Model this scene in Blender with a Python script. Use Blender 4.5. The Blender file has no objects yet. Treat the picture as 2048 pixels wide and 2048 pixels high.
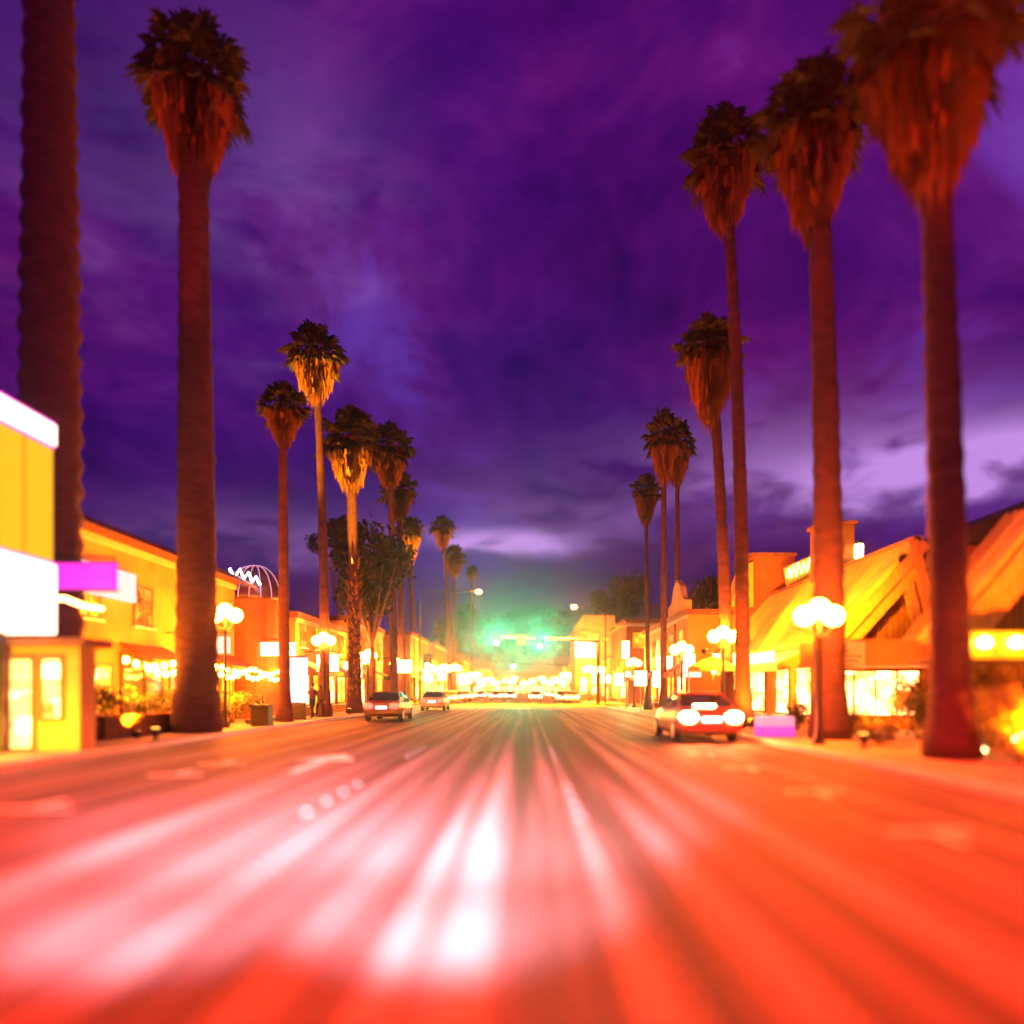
import bpy, bmesh, math, random
from mathutils import Vector, Matrix
R = math.radians
sc = bpy.context.scene
COL = sc.collection
rnd = random.Random(7)

# ------------------------------------------------------------------ camera
cam_d = bpy.data.cameras.new("camera")
cam = bpy.data.objects.new("camera", cam_d)
COL.objects.link(cam)
cam.location = (0, 0, 1.5)
cam.rotation_euler = (R(90), 0, 0)
cam_d.sensor_width = 72
cam_d.lens = 700 / 1024 * 72
cam_d.shift_x = -0.0137
cam_d.shift_y = 0.1744
cam_d.clip_start = 0.05
cam_d.clip_end = 6000
cam_d.dof.use_dof = True
cam_d.dof.focus_distance = 42
cam_d.dof.aperture_fstop = 0.19
sc.camera = cam
K = 0.53 / 700                 # metres per picture unit per metre of distance
def at(px, py, Y):
    return ((px - 992) * K * Y, Y, 1.5 - (py - 1303) * K * Y)

# ------------------------------------------------------------------ exposure
sc.view_settings.view_transform = 'Standard'
sc.view_settings.look = 'None'
sc.view_settings.exposure = 0.8
sc.view_settings.gamma = 1
sc.cycles.use_denoising = True
sc.cycles.max_bounces = 6
sc.cycles.diffuse_bounces = 3
sc.cycles.sample_clamp_indirect = 6
sc.cycles.caustics_reflective = False
sc.cycles.caustics_refractive = False

# ------------------------------------------------------------------ world: dusk sky with clouds
W = bpy.data.worlds.new("World")
sc.world = W
W.use_nodes = True
nt = W.node_tree
for n in list(nt.nodes): nt.nodes.remove(n)
def N(t, typ, **kw):
    n = t.nodes.new(typ)
    for k, v in kw.items():
        setattr(n, k, v)
    return n
def math_node(t, op, a, b=None, clamp=False):
    n = N(t, 'ShaderNodeMath', operation=op, use_clamp=clamp)
    for i, v in enumerate((a, b)):
        if v is None: continue
        if isinstance(v, (int, float)): n.inputs[i].default_value = v
        else: t.links.new(v, n.inputs[i])
    return n.outputs[0]
def ramp(t, fac, stops):
    n = N(t, 'ShaderNodeValToRGB')
    el = n.color_ramp.elements
    while len(el) < len(stops): el.new(0.5)
    for e, (p, c) in zip(el, stops):
        e.position = p; e.color = (*c, 1) if len(c) == 3 else c
    t.links.new(fac, n.inputs[0])
    return n.outputs[0]
def mixc(t, fac, a, b, mode='MIX'):
    n = N(t, 'ShaderNodeMix', data_type='RGBA', blend_type=mode)
    for sock, v in ((n.inputs[0], fac), (n.inputs[6], a), (n.inputs[7], b)):
        if isinstance(v, (int, float)): sock.default_value = v
        elif isinstance(v, tuple): sock.default_value = (*v, 1)
        else: t.links.new(v, sock)
    return n.outputs[2]
def build_world():
    t = nt
    tc = N(t, 'ShaderNodeTexCoord')
    d = tc.outputs['Generated']
    sx = N(t, 'ShaderNodeSeparateXYZ'); t.links.new(d, sx.inputs[0])
    x, y, z = sx.outputs
    zz = math_node(t, 'ADD', math_node(t, 'MAXIMUM', z, 0.0), 0.42)
    cx = N(t, 'ShaderNodeCombineXYZ')
    t.links.new(math_node(t, 'DIVIDE', x, zz), cx.inputs[0])
    t.links.new(math_node(t, 'DIVIDE', y, zz), cx.inputs[1])
    def noise(vec, scale, detail=6, rough=.55, dist=.4, off=(0, 0, 0), sc3=(1, 1, 1)):
        mp = N(t, 'ShaderNodeMapping')
        mp.inputs['Location'].default_value = off
        mp.inputs['Scale'].default_value = sc3
        t.links.new(vec, mp.inputs[0])
        n = N(t, 'ShaderNodeTexNoise')
        n.inputs['Scale'].default_value = scale
        n.inputs['Detail'].default_value = detail
        n.inputs['Roughness'].default_value = rough
        n.inputs['Distortion'].default_value = dist
        t.links.new(mp.outputs[0], n.inputs['Vector'])
        return n.outputs[0]
    n1 = noise(cx.outputs[0], 1.25, off=(3.1, 1.7, 0), dist=.8)
    n2 = noise(cx.outputs[0], 4.2, 8, .68, off=(9, 4, 0), dist=.6)
    n3 = noise(d, 2.0, 3, off=(2, 5, 1))
    f = math_node(t, 'ADD', math_node(t, 'MULTIPLY', n1, .60), math_node(t, 'MULTIPLY', n2, .40))
    cloud = ramp(t, f, [(0.38, (0.020, 0.000, 0.080)), (0.46, (0.052, 0.0012, 0.125)),
                        (0.52, (0.100, 0.005, 0.155)), (0.58, (0.125, 0.024, 0.28)), (0.72, (0.19, 0.06, 0.40))])
    # blue-violet against red-purple drift over the sky
    tint = ramp(t, n3, [(0.38, (0.80, 1.2, 1.25)), (0.62, (1.3, .7, .95))])
    cloud = mixc(t, 0.7, cloud, tint, 'MULTIPLY')
    low = ramp(t, z, [(0.0, (.16, .16, .26)), (.14, (.34, .34, .50)), (.32, (.74, .74, .86)), (.55, (1, 1, 1))])
    cloud = mixc(t, 1.0, cloud, low, 'MULTIPLY')
    # clouds thin out and glow where they break open low over the horizon
    def lit(direction, wx, wz, amt):
        dv = Vector(direction).normalized()
        dx = math_node(t, 'DIVIDE', math_node(t, 'SUBTRACT', x, dv.x), wx)
        dz = math_node(t, 'DIVIDE', math_node(t, 'SUBTRACT', z, dv.z), wz)
        nn = noise(d, 9, 5, off=(1, 2, 3), sc3=(1, 1, 2.4))
        dz = math_node(t, 'ADD', dz, math_node(t, 'MULTIPLY', math_node(t, 'SUBTRACT', nn, .5), 3.2))
        r2 = math_node(t, 'ADD', math_node(t, 'MULTIPLY', dx, dx), math_node(t, 'MULTIPLY', dz, dz))
        g = math_node(t, 'POWER', 2.718, math_node(t, 'MULTIPLY', r2, -1.0))
        g = math_node(t, 'MULTIPLY', g, math_node(t, 'GREATER_THAN', y, 0.0))
        k = math_node(t, 'ADD', math_node(t, 'MULTIPLY', math_node(t, 'SUBTRACT', nn, .38), 3.4), .35)
        return math_node(t, 'MULTIPLY', g, math_node(t, 'MULTIPLY', k, amt), True)
    def dirp(px, py):
        return ((px - 992) * K, 1, (1303 - py) * K)
    for px, py, wx, wz, a in ((1810, 862, .17, .030, 1.7), (950, 1018, .09, .013, 1.5), (1690, 905, .05, .014, .9), (1500, 850, .22, .05, .34),
                              (500, 1010, .14, .035, .30), (1120, 960, .3, .05, .14), (560, 290, .10, .09, .12), (240, 330, .18, .10, .07)):
        cloud = mixc(t, lit(dirp(px, py), wx, wz, a), cloud, (0.56, 0.28, 0.80))
    # everything below the horizon is dark ground haze
    zl = math_node(t, 'MULTIPLY', math_node(t, 'ADD', z, 0.02), 12, True)
    cloud = mixc(t, zl, (0.018, 0.002, 0.05), cloud)
    bg = N(t, 'ShaderNodeBackground'); t.links.new(cloud, bg.inputs[0]); bg.inputs[1].default_value = 0.62
    sky = N(t, 'ShaderNodeTexSky', sky_type='NISHITA', sun_disc=False)
    sky.sun_elevation = R(-4); sky.sun_rotation = R(200)
    bg2 = N(t, 'ShaderNodeBackground'); t.links.new(sky.outputs[0], bg2.inputs[0]); bg2.inputs[1].default_value = 0.05  # the little light left after sunset
    ad = N(t, 'ShaderNodeAddShader')
    t.links.new(bg.outputs[0], ad.inputs[0]); t.links.new(bg2.outputs[0], ad.inputs[1])
    out = N(t, 'ShaderNodeOutputWorld'); t.links.new(ad.outputs[0], out.inputs[0])
build_world()

# ------------------------------------------------------------------ lamp colours and strengths
SODIUM = (1.0, 0.018, 0.0004)
AMBER = (1.0, 0.16, 0.004)
GOLD = (1.0, 0.33, 0.008)
HEAD = (1.0, 0.44, 0.56)
HAZE = 0.0004
P_GLOBE = 420.0        # radiance of a street-lamp globe
P_SODIUM = 19000.0     # watts of each added cobra-head lamp over the near road
P_HEAD_MAIN = 60000.0
P_HEAD_WIDE = 17000.0

def lamp(name, typ, loc, color, energy, parent=None, rot=None, **kw):
    l = bpy.data.lights.new(name, typ)
    l.color = color; l.energy = energy
    for k, v in kw.items(): setattr(l, k, v)
    o = bpy.data.objects.new(name, l)
    COL.objects.link(o)
    base = WL.get(parent, Vector((0, 0, 0))) if parent else Vector((0, 0, 0))
    o.location = Vector(loc) - base
    if rot: o.rotation_euler = rot
    if parent: o.parent = parent
    return o
WL = {}

# the headlights of the car that the picture is taken from: a narrow main beam and a wide low one, each side
for s in (-1, 1):
    o = lamp("headlight_beam", 'SPOT', (-1.0 + s * .68, 1.3, .68), HEAD, P_HEAD_MAIN, rot=(R(90 - 5.1), 0, R(4.0 - 3.0 * s)),
             spot_size=R(9.6), spot_blend=1, shadow_soft_size=.06)
    o.scale = (6.0, 1, 1)
    o = lamp("headlight_beam", 'SPOT', (-1.0 + s * .68, 1.3, .66), HEAD, P_HEAD_WIDE, rot=(R(90 - 8.6), 0, R(7 - 4 * s)),
             spot_size=R(15.5), spot_blend=.9, shadow_soft_size=.06)
    o.scale = (3.4, 1, 1)

# ------------------------------------------------------------------ materials
MATS = {}
def mat(name, col, rough=.7, var=.18, scale=3.0, bump=.0, metal=0, spec=.5, stretch=(1, 1, 1), coat=0, coords='Object', detail=5):
    if name in MATS: return MATS[name]
    m = bpy.data.materials.new(name); m.use_nodes = True
    t = m.node_tree; b = t.nodes['Principled BSDF']
    b.inputs['Roughness'].default_value = rough
    b.inputs['Metallic'].default_value = metal
    b.inputs['Specular IOR Level'].default_value = spec
    if coat: b.inputs['Coat Weight'].default_value = coat
    tc = N(t, 'ShaderNodeTexCoord'); mp = N(t, 'ShaderNodeMapping')
    mp.inputs['Scale'].default_value = stretch
    t.links.new(tc.outputs[coords], mp.inputs[0])
    n = N(t, 'ShaderNodeTexNoise'); n.inputs['Scale'].default_value = scale; n.inputs['Detail'].default_value = detail
    t.links.new(mp.outputs[0], n.inputs['Vector'])
    lo = tuple(c * (1 - var) for c in col); hi = tuple(min(1, c * (1 + var)) for c in col)
    c = ramp(t, n.outputs[0], [(.3, lo), (.7, hi)])
    t.links.new(c, b.inputs['Base Color'])
    if bump:
        n2 = N(t, 'ShaderNodeTexNoise'); n2.inputs['Scale'].default_value = scale * 9; n2.inputs['Detail'].default_value = 3
        t.links.new(mp.outputs[0], n2.inputs['Vector'])
        bp = N(t, 'ShaderNodeBump'); bp.inputs['Strength'].default_value = bump; bp.inputs['Distance'].default_value = .03
        t.links.new(n2.outputs[0], bp.inputs['Height']); t.links.new(bp.outputs[0], b.inputs['Normal'])
    MATS[name] = m
    return m
def emit(name, col, strength, base=(.12, .09, .09)):
    if name in MATS: return MATS[name]
    m = bpy.data.materials.new(name); m.use_nodes = True
    b = m.node_tree.nodes['Principled BSDF']
    b.inputs['Base Color'].default_value = (*base, 1)
    b.inputs['Emission Color'].default_value = (*col, 1)
    b.inputs['Emission Strength'].default_value = strength
    b.inputs['Roughness'].default_value = .3
    MATS[name] = m
    return m
def lit_glass(name, lo, hi, scale=(.9, .9, 1.6), seed=0.0):
    """a lit shop window: the room behind it shows as uneven bright and dim shapes"""
    if name in MATS: return MATS[name]
    m = bpy.data.materials.new(name); m.use_nodes = True
    t = m.node_tree; b = t.nodes['Principled BSDF']
    tc = N(t, 'ShaderNodeTexCoord'); mp = N(t, 'ShaderNodeMapping')
    mp.inputs['Scale'].default_value = scale; mp.inputs['Location'].default_value = (seed, seed * .7, seed * .3)
    t.links.new(tc.outputs['Object'], mp.inputs[0])
    v = N(t, 'ShaderNodeTexVoronoi', distance='CHEBYCHEV'); v.inputs['Scale'].default_value = 1.5
    t.links.new(mp.outputs[0], v.inputs['Vector'])
    n = N(t, 'ShaderNodeTexNoise'); n.inputs['Scale'].default_value = 1.1; t.links.new(mp.outputs[0], n.inputs['Vector'])
    sx = N(t, 'ShaderNodeSeparateColor'); t.links.new(v.outputs['Color'], sx.inputs[0])
    f = math_node(t, 'ADD', math_node(t, 'MULTIPLY', sx.outputs[0], .5), math_node(t, 'MULTIPLY', n.outputs[0], .6))
    c = ramp(t, f, [(.25, lo), (.62, tuple((a + b_) * .42 for a, b_ in zip(lo, hi))), (.85, hi)])
    t.links.new(c, b.inputs['Emission Color']); b.inputs['Emission Strength'].default_value = 1
    b.inputs['Base Color'].default_value = (.04, .035, .03, 1); b.inputs['Roughness'].default_value = .08
    MATS[name] = m
    return m

stucco = mat('cream_stucco', (.46, .32, .13), .9, .26, .8, .25)
stucco_o = mat('ochre_stucco', (.42, .235, .065), .9, .28, .7, .25)
stucco_w = mat('pale_stucco', (.56, .46, .30), .9, .1, 1.4, .2)
stucco_r = mat('terracotta_stucco', (.30, .09, .045), .9, .16, 1.2, .25)
brick_m = mat('dark_brick', (.16, .07, .05), .9, .25, 4, .3)
roof_tile = mat('roof_tile', (.17, .075, .045), .85, .3, 5, .5)
roof_dark = mat('dark_roof', (.035, .03, .03), .85, .3, 3, .3)
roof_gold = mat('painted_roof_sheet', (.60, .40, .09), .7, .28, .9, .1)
wood = mat('stained_wood', (.22, .11, .05), .6, .25, 2.5, .2, stretch=(6, 6, 1))
wood_l = mat('pale_wood', (.44, .26, .07), .6, .2, 2.5, .2, stretch=(6, 6, 1))
paint_w = mat('white_paint', (.78, .77, .74), .5, .06, 3)
metal_d = mat('dark_metal', (.035, .035, .04), .4, .2, 5, metal=.6)
metal_g = mat('galvanised_metal', (.42, .43, .44), .45, .12, 6, metal=.5)
black_p = mat('black_plastic', (.015, .015, .017), .45, .2, 6)
canvas_r = mat('red_canvas', (.38, .06, .035), .9, .15, 3)
canvas_c = mat('cream_canvas', (.66, .58, .42), .9, .12, 3)
canvas_g = mat('green_canvas', (.06, .12, .07), .9, .15, 3)
bark = mat('palm_bark', (.055, .020, .042), .95, .35, 2.2, .6, stretch=(1, 1, 2.5))
bark_d = mat('tree_bark', (.13, .09, .06), .95, .3, 4, .5)
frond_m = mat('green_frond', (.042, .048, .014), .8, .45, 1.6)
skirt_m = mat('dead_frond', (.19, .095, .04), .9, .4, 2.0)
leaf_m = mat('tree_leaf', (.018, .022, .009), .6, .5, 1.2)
shrub_m = mat('shrub_leaf', (.13, .13, .04), .6, .5, 2.0)
shrub_d = mat('dark_shrub_leaf', (.05, .065, .025), .6, .5, 2.0)
soil = mat('planter_wall', (.11, .06, .045), .9, .25, 3, .3)
concrete = mat('pavement_concrete', (.36, .27, .16), .85, .16, .8, .2)
kerb_m = mat('kerb_concrete', (.72, .66, .52), .8, .14, 1.2, .15)
paint_road = mat('road_paint', (.74, .73, .70), .6, .2, 6)
skin_m = mat('skin', (.42, .25, .18), .6, .06, 5)
hair_m = mat('dark_hair', (.02, .014, .01), .6, .2, 9)
glass_d = mat('dark_glass', (.012, .012, .015), .06, .1, 1, spec=.6)
tyre_m = mat('tyre_rubber', (.02, .02, .02), .85, .2, 8)
rim_m = mat('alloy_rim', (.45, .45, .46), .35, .1, 4, metal=.9)

globe_m = emit('lamp_globe', (1, .14, .006), P_GLOBE)
globe_far = emit('distant_lamp_globe', (1, .16, .008), 420)
bulb_m = emit('string_bulb', (1, .22, .014), 230)
white_sign = emit('white_glow_panel', (1, .30, .10), 14, (.3, .25, .2))
hot_sign = emit('bright_light_box', (1, .26, .06), 22, (.3, .25, .2))
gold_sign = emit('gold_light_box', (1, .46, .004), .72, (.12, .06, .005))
magenta_sign = emit('magenta_light_box', (1, 0.0, .62), .9)
pink_sign = emit('pale_pink_light_box', (1, .55, .62), .75)
lilac_sign = emit('lilac_light_box', (1, .66, .92), 1.2)
purple_glow = emit('purple_light_box', (.80, .12, .80), .9)
green_lens = emit('green_signal_lens', (.05, 1, .36), 2600)
tail_m = emit('tail_light_lens', (1, .10, .035), 70)
tail_dim = emit('dim_tail_light', (1, .03, .02), 6)
plate_m = emit('lit_number_plate', (1, .62, .75), 2.2)
tube_m = emit('glowing_tube', (1, .55, .12), 14)
sodium_lens = emit('sodium_lens', (1, .17, .006), 520)
win_hot = lit_glass('shop_window_bright', (.9, .30, .01), (17, 4.4, 1.1))
win_warm = lit_glass('shop_window_warm', (.55, .12, .0), (4.5, 1.1, .03), seed=3.3)
win_dim = lit_glass('window_dim', (.10, .012, .0), (1.1, .38, .02), seed=7.1)

# asphalt: long tyre-worn streaks, darker oil lines, fine grain
def road_material():
    m = bpy.data.materials.new('asphalt'); m.use_nodes = True
    t = m.node_tree; b = t.nodes['Principled BSDF']
    tc = N(t, 'ShaderNodeTexCoord')
    def nz(sx, sy, scale, detail, off=0):
        mp = N(t, 'ShaderNodeMapping'); mp.inputs['Scale'].default_value = (sx, sy, 1); mp.inputs['Location'].default_value = (off, off, 0)
        t.links.new(tc.outputs['Object'], mp.inputs[0])
        n = N(t, 'ShaderNodeTexNoise'); n.inputs['Scale'].default_value = scale; n.inputs['Detail'].default_value = detail
        n.inputs['Roughness'].default_value = .6
        t.links.new(mp.outputs[0], n.inputs['Vector']); return n.outputs[0]
    a = nz(3.1, .03, 1.0, 4, 2.7); c = nz(.8, .012, .8, 2, 11.3); g = nz(1, 1, 60, 2); e = nz(7, .10, 1.0, 3, 9)
    f = math_node(t, 'ADD', math_node(t, 'MULTIPLY', a, .5), math_node(t, 'MULTIPLY', c, .32))
    f = math_node(t, 'ADD', f, math_node(t, 'MULTIPLY', e, .18))
    col = ramp(t, f, [(.43, (.016, .015, .014)), (.475, (.040, .038, .036)), (.515, (.075, .071, .067)), (.56, (.185, .177, .168))])
    col = mixc(t, .25, col, g, 'OVERLAY')
    t.links.new(col, b.inputs['Base Color'])
    r = ramp(t, f, [(.35, (.6,) * 3), (.65, (.8,) * 3)])
    t.links.new(r, b.inputs['Roughness'])
    b.inputs['Specular IOR Level'].default_value = .12
    bp = N(t, 'ShaderNodeBump'); bp.inputs['Strength'].default_value = .25; bp.inputs['Distance'].default_value = .01
    t.links.new(g, bp.inputs['Height']); t.links.new(bp.outputs[0], b.inputs['Normal'])
    return m
asphalt = road_material()

# ------------------------------------------------------------------ mesh helpers
class MB:
    def __init__(s): s.v = []; s.f = []; s.m = []; s.mi = 0
    def add(s, vs, fs):
        o = len(s.v); s.v += [tuple(p) for p in vs]
        for f in fs: s.f.append(tuple(i + o for i in f)); s.m.append(s.mi)
    def box(s, x0, y0, z0, x1, y1, z1):
        x0, x1 = sorted((x0, x1)); y0, y1 = sorted((y0, y1)); z0, z1 = sorted((z0, z1))
        s.add([(x0, y0, z0), (x1, y0, z0), (x1, y1, z0), (x0, y1, z0), (x0, y0, z1), (x1, y0, z1), (x1, y1, z1), (x0, y1, z1)],
              [(3, 2, 1, 0), (4, 5, 6, 7), (0, 1, 5, 4), (1, 2, 6, 5), (2, 3, 7, 6), (3, 0, 4, 7)])
        return s
    def tube(s, pts, rad, n=8, caps=True):
        pts = [Vector(p) for p in pts]
        if isinstance(rad, (int, float)): rad = [rad] * len(pts)
        rings = []
        for i, p in enumerate(pts):
            d = (pts[min(i + 1, len(pts) - 1)] - pts[max(i - 1, 0)]).normalized()
            a = d.cross(Vector((0, 0, 1)))
            if a.length < .05: a = d.cross(Vector((0, 1, 0)))
            a.normalize(); b = d.cross(a)
            rings.append([p + (a * math.cos(2 * math.pi * k / n) + b * math.sin(2 * math.pi * k / n)) * rad[i] for k in range(n)])
        vs = [q for r in rings for q in r]
        fs = [(i * n + k, i * n + (k + 1) % n, (i + 1) * n + (k + 1) % n, (i + 1) * n + k) for i in range(len(pts) - 1) for k in range(n)]
        if caps: fs += [tuple(reversed(range(n))), tuple((len(pts) - 1) * n + k for k in range(n))]
        s.add(vs, fs); return s
    def lathe(s, prof, c=(0, 0, 0), n=14):
        vs = [(c[0] + r * math.cos(2 * math.pi * k / n), c[1] + r * math.sin(2 * math.pi * k / n), c[2] + z) for r, z in prof for k in range(n)]
        fs = [(i * n + k, i * n + (k + 1) % n, (i + 1) * n + (k + 1) % n, (i + 1) * n + k) for i in range(len(prof) - 1) for k in range(n)]
        fs += [tuple(reversed(range(n))), tuple((len(prof) - 1) * n + k for k in range(n))]
        s.add(vs, fs); return s
    def ball(s, c, r, n=12, sz=1.0):
        h = n // 2
        return s.lathe([(max(.001, r * math.sin(math.pi * i / h)), -r * sz * math.cos(math.pi * i / h)) for i in range(h + 1)], c, n)
    def prism(s, prof, y0, y1):           # profile in XZ pushed along Y
        n = len(prof)
        s.add([(x, y0, z) for x, z in prof] + [(x, y1, z) for x, z in prof],
              [tuple(range(n)), tuple(reversed(range(n, 2 * n)))] + [((k + 1) % n, k, k + n, (k + 1) % n + n) for k in range(n)])
        return s
    def slab(s, prof, axis, a, b):        # profile (u, z) pushed along X when axis == 0
        n = len(prof)
        s.add([(a, u, z) for u, z in prof] + [(b, u, z) for u, z in prof],
              [tuple(range(n)), tuple(reversed(range(n, 2 * n)))] + [((k + 1) % n, k, k + n, (k + 1) % n + n) for k in range(n)])
        return s
    def loft(s, rings, cap=True):
        n = len(rings[0])
        s.add([p for r in rings for p in r],
              [(i * n + k, i * n + (k + 1) % n, (i + 1) * n + (k + 1) % n, (i + 1) * n + k) for i in range(len(rings) - 1) for k in range(n)]
              + ([tuple(reversed(range(n))), tuple((len(rings) - 1) * n + k for k in range(n))] if cap else []))
        return s
    def mesh(s, name, mats, smooth=False, off=(0, 0, 0), fix=True):
        me = bpy.data.meshes.new(name)
        ox, oy, oz = off
        me.from_pydata([(x - ox, y - oy, z - oz) for x, y, z in s.v], [], s.f)
        if not isinstance(mats, (list, tuple)): mats = [mats]
        for m in mats: me.materials.append(m)
        if len(mats) > 1: me.polygons.foreach_set('material_index', s.m)
        if fix:
            bm = bmesh.new(); bm.from_mesh(me); bmesh.ops.recalc_face_normals(bm, faces=bm.faces); bm.to_mesh(me); bm.free()
        if smooth: me.polygons.foreach_set('use_smooth', [True] * len(me.polygons))
        me.update()
        return me
    def build(s, name, mats, parent=None, smooth=False, fix=True, bevel=0):
        base = WL.get(parent, Vector((0, 0, 0))) if parent else Vector((0, 0, 0))
        o = bpy.data.objects.new(name, s.mesh(name, mats, smooth, base, fix))
        COL.objects.link(o)
        if parent: o.parent = parent
        WL[o] = base
        if bevel:
            b = o.modifiers.new('bevel', 'BEVEL'); b.width = bevel; b.segments = 2; b.limit_method = 'ANGLE'
        return o
def thing(name, label, cat, loc=(0, 0, 0), group=None):
    o = bpy.data.objects.new(name, None); COL.objects.link(o)
    o.empty_display_size = .2
    o.location = loc; WL[o] = Vector(loc)
    o['label'] = label; o['category'] = cat
    if group: o['group'] = group
    return o
def tag(o, label, cat, group=None):
    o['label'] = label; o['category'] = cat
    if group: o['group'] = group
    return o
def place(name, me, parent, loc=(0, 0, 0), scale=(1, 1, 1), rz=0):
    o = bpy.data.objects.new(name, me); COL.objects.link(o)
    o.parent = parent; o.location = loc; o.scale = scale; o.rotation_euler = (0, 0, rz)
    WL[o] = WL[parent]
    return o
def copy_thing(src, loc, label, rz=0):
    r = src.copy(); COL.objects.link(r); r.location = loc; r.rotation_euler = (0, 0, rz); r['label'] = label
    WL[r] = Vector(loc)
    def rec(a, b):
        for ch in list(a.children):
            c = ch.copy(); COL.objects.link(c); c.parent = b
            rec(ch, c)
    rec(src, r)
    return r
def structure(o): o['kind'] = 'structure'; return o
def B(*a): return MB().box(*a)
ORD = ['first', 'second', 'third', 'fourth', 'fifth', 'sixth', 'seventh', 'eighth', 'ninth', 'tenth', 'eleventh', 'twelfth', 'thirteenth', 'fourteenth', 'fifteenth', 'sixteenth']

# ------------------------------------------------------------------ the setting
LK, RK = -9.8, 6.7            # kerb lines
LF, RF = -14.0, 11.0          # front walls
mb = MB(); mb.add([(-900, -150, -.03), (900, -150, -.03), (900, 900, -.03), (-900, 900, -.03)], [(0, 1, 2, 3)])
structure(mb.build('ground', mat('desert_ground', (.16, .12, .09), .95, .3, .02)))
mb = MB(); ys = [-30, 0, 30, 60, 100, 200, 420]
for a, b in zip(ys, ys[1:]): mb.add([(LK, a, 0), (RK, a, 0), (RK, b, 0), (LK, b, 0)], [(0, 1, 2, 3)])
road = structure(mb.build('road', asphalt))
for x0, x1 in ((-90, LK), (RK, 90)):
    mb = MB(); mb.add([(x0, 59, 0), (x1, 59, 0), (x1, 72, 0), (x0, 72, 0)], [(0, 1, 2, 3)])
    structure(mb.build('side_road', asphalt))
def pavement(xa, xb, y0, y1, kx):
    p = B(min(xa, xb), y0, -.02, max(xa, xb), y1, .13).build('pavement', concrete, bevel=.02)
    structure(p)
    s = 1 if kx == xb else -1
    B(kx, y0, -.02, kx + s * .16, y1, .135).build('kerb', kerb_m, p, bevel=.02)
    return p
pavement(-40, LK - .16, -30, 58.8, LK - .16); pavement(-40, LK - .16, 72.2, 420, LK - .16)
pavement(RK + .16, 40, -30, 58.8, RK + .16); pavement(RK + .16, 40, 72.2, 420, RK + .16)

# ceramic lane dots, set in rows of four on each lane line
dot = MB().lathe([(.045, .0), (.04, .012), (.025, .02)], n=10).mesh('lane_dot', mat('worn_ceramic', (.20, .195, .185), .5, .05, 8), True)
for lx, skip in ((.63, 0), (-2.69, .4)):
    for k in range(8):
        for j in range(4):
            y = 8.2 + skip + k * 7.3 + j * .85
            if y < 57: place('lane_dot', dot, road, (lx, y, .003))
def paint(name, *rects):
    mb = MB()
    for i, (x0, y0, x1, y1) in enumerate(rects):
        z = .004 + .001 * i
        mb.add([(x0, y0, z), (x1, y0, z), (x1, y1, z), (x0, y1, z)], [(0, 1, 2, 3)])
    return mb.build(name, paint_road, road)
for y in (3.9, 7.4, 10.4, 13.6, 16.6): paint('parking_mark', (3.85, y, 4.75, y + .12), (4.25, y - .55, 4.37, y - .01))
for y in (8.8, 12.4, 14.3): paint('parking_mark', (-6.75, y, -5.75, y + .12), (-6.3, y + .13, -6.18, y + .7))
for y in (57.2, 73.4): paint('crossing_line', (LK + .4, y, RK - .4, y + .35)); paint('crossing_line', (LK + .4, y + (2.2 if y < 60 else -2.2) - 4 * (y < 60), RK - .4, y + (2.55 if y < 60 else -1.85) - 4 * (y < 60)))
mb = MB(); z = .004
mb.add([(-4.42, 12.9, z), (-4.2, 12.9, z), (-4.2, 15.0, z), (-4.42, 15.0, z)], [(0, 1, 2, 3)])
mb.add([(-4.95, 15.0, z), (-3.67, 15.0, z), (-4.31, 16.6, z)], [(0, 1, 2)])
mb.build('lane_arrow', paint_road, road)
# long pale seam between two strips of paving
mb = MB(); mb.add([(.60, 3, .004), (.66, 3, .004), (.66, 56, .004), (.60, 56, .004)], [(0, 1, 2, 3)])
mb.build('paving_seam', mat('sealed_seam', (.15, .14, .135), .6, .5, 1.5, stretch=(1, .25, 1)), road)
# hills far down the valley
mb = MB(); nx = 90; prof = []
for i in range(nx + 1):
    x = -640 + 1280 * i / nx
    h = 46 + 18 * math.sin(x * .0093 + 1.2) + 7 * math.sin(x * .019) + 3 * math.sin(x * .04 + 2) + 1.2 * math.sin(x * .15)
    prof.append((x, h))
vs = []; fs = []
for j, (y, k) in enumerate(((430, 0), (465, .42), (500, .78), (540, 1.0), (700, .6), (760, 0))):
    for i, (x, h) in enumerate(prof):
        vs.append((x, y + 9 * math.sin(i * 1.7 + j), -1 + h * k * (1 + .04 * math.sin(i * .9 + j * 1.9))))
for j in range(5):
    for i in range(nx):
        a = j * (nx + 1) + i; fs.append((a, a + 1, a + nx + 2, a + nx + 1))
mb.add(vs, fs)
structure(mb.build('hills', mat('bare_hillside', (.12, .085, .075), .95, .3, .01), smooth=True))

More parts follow.
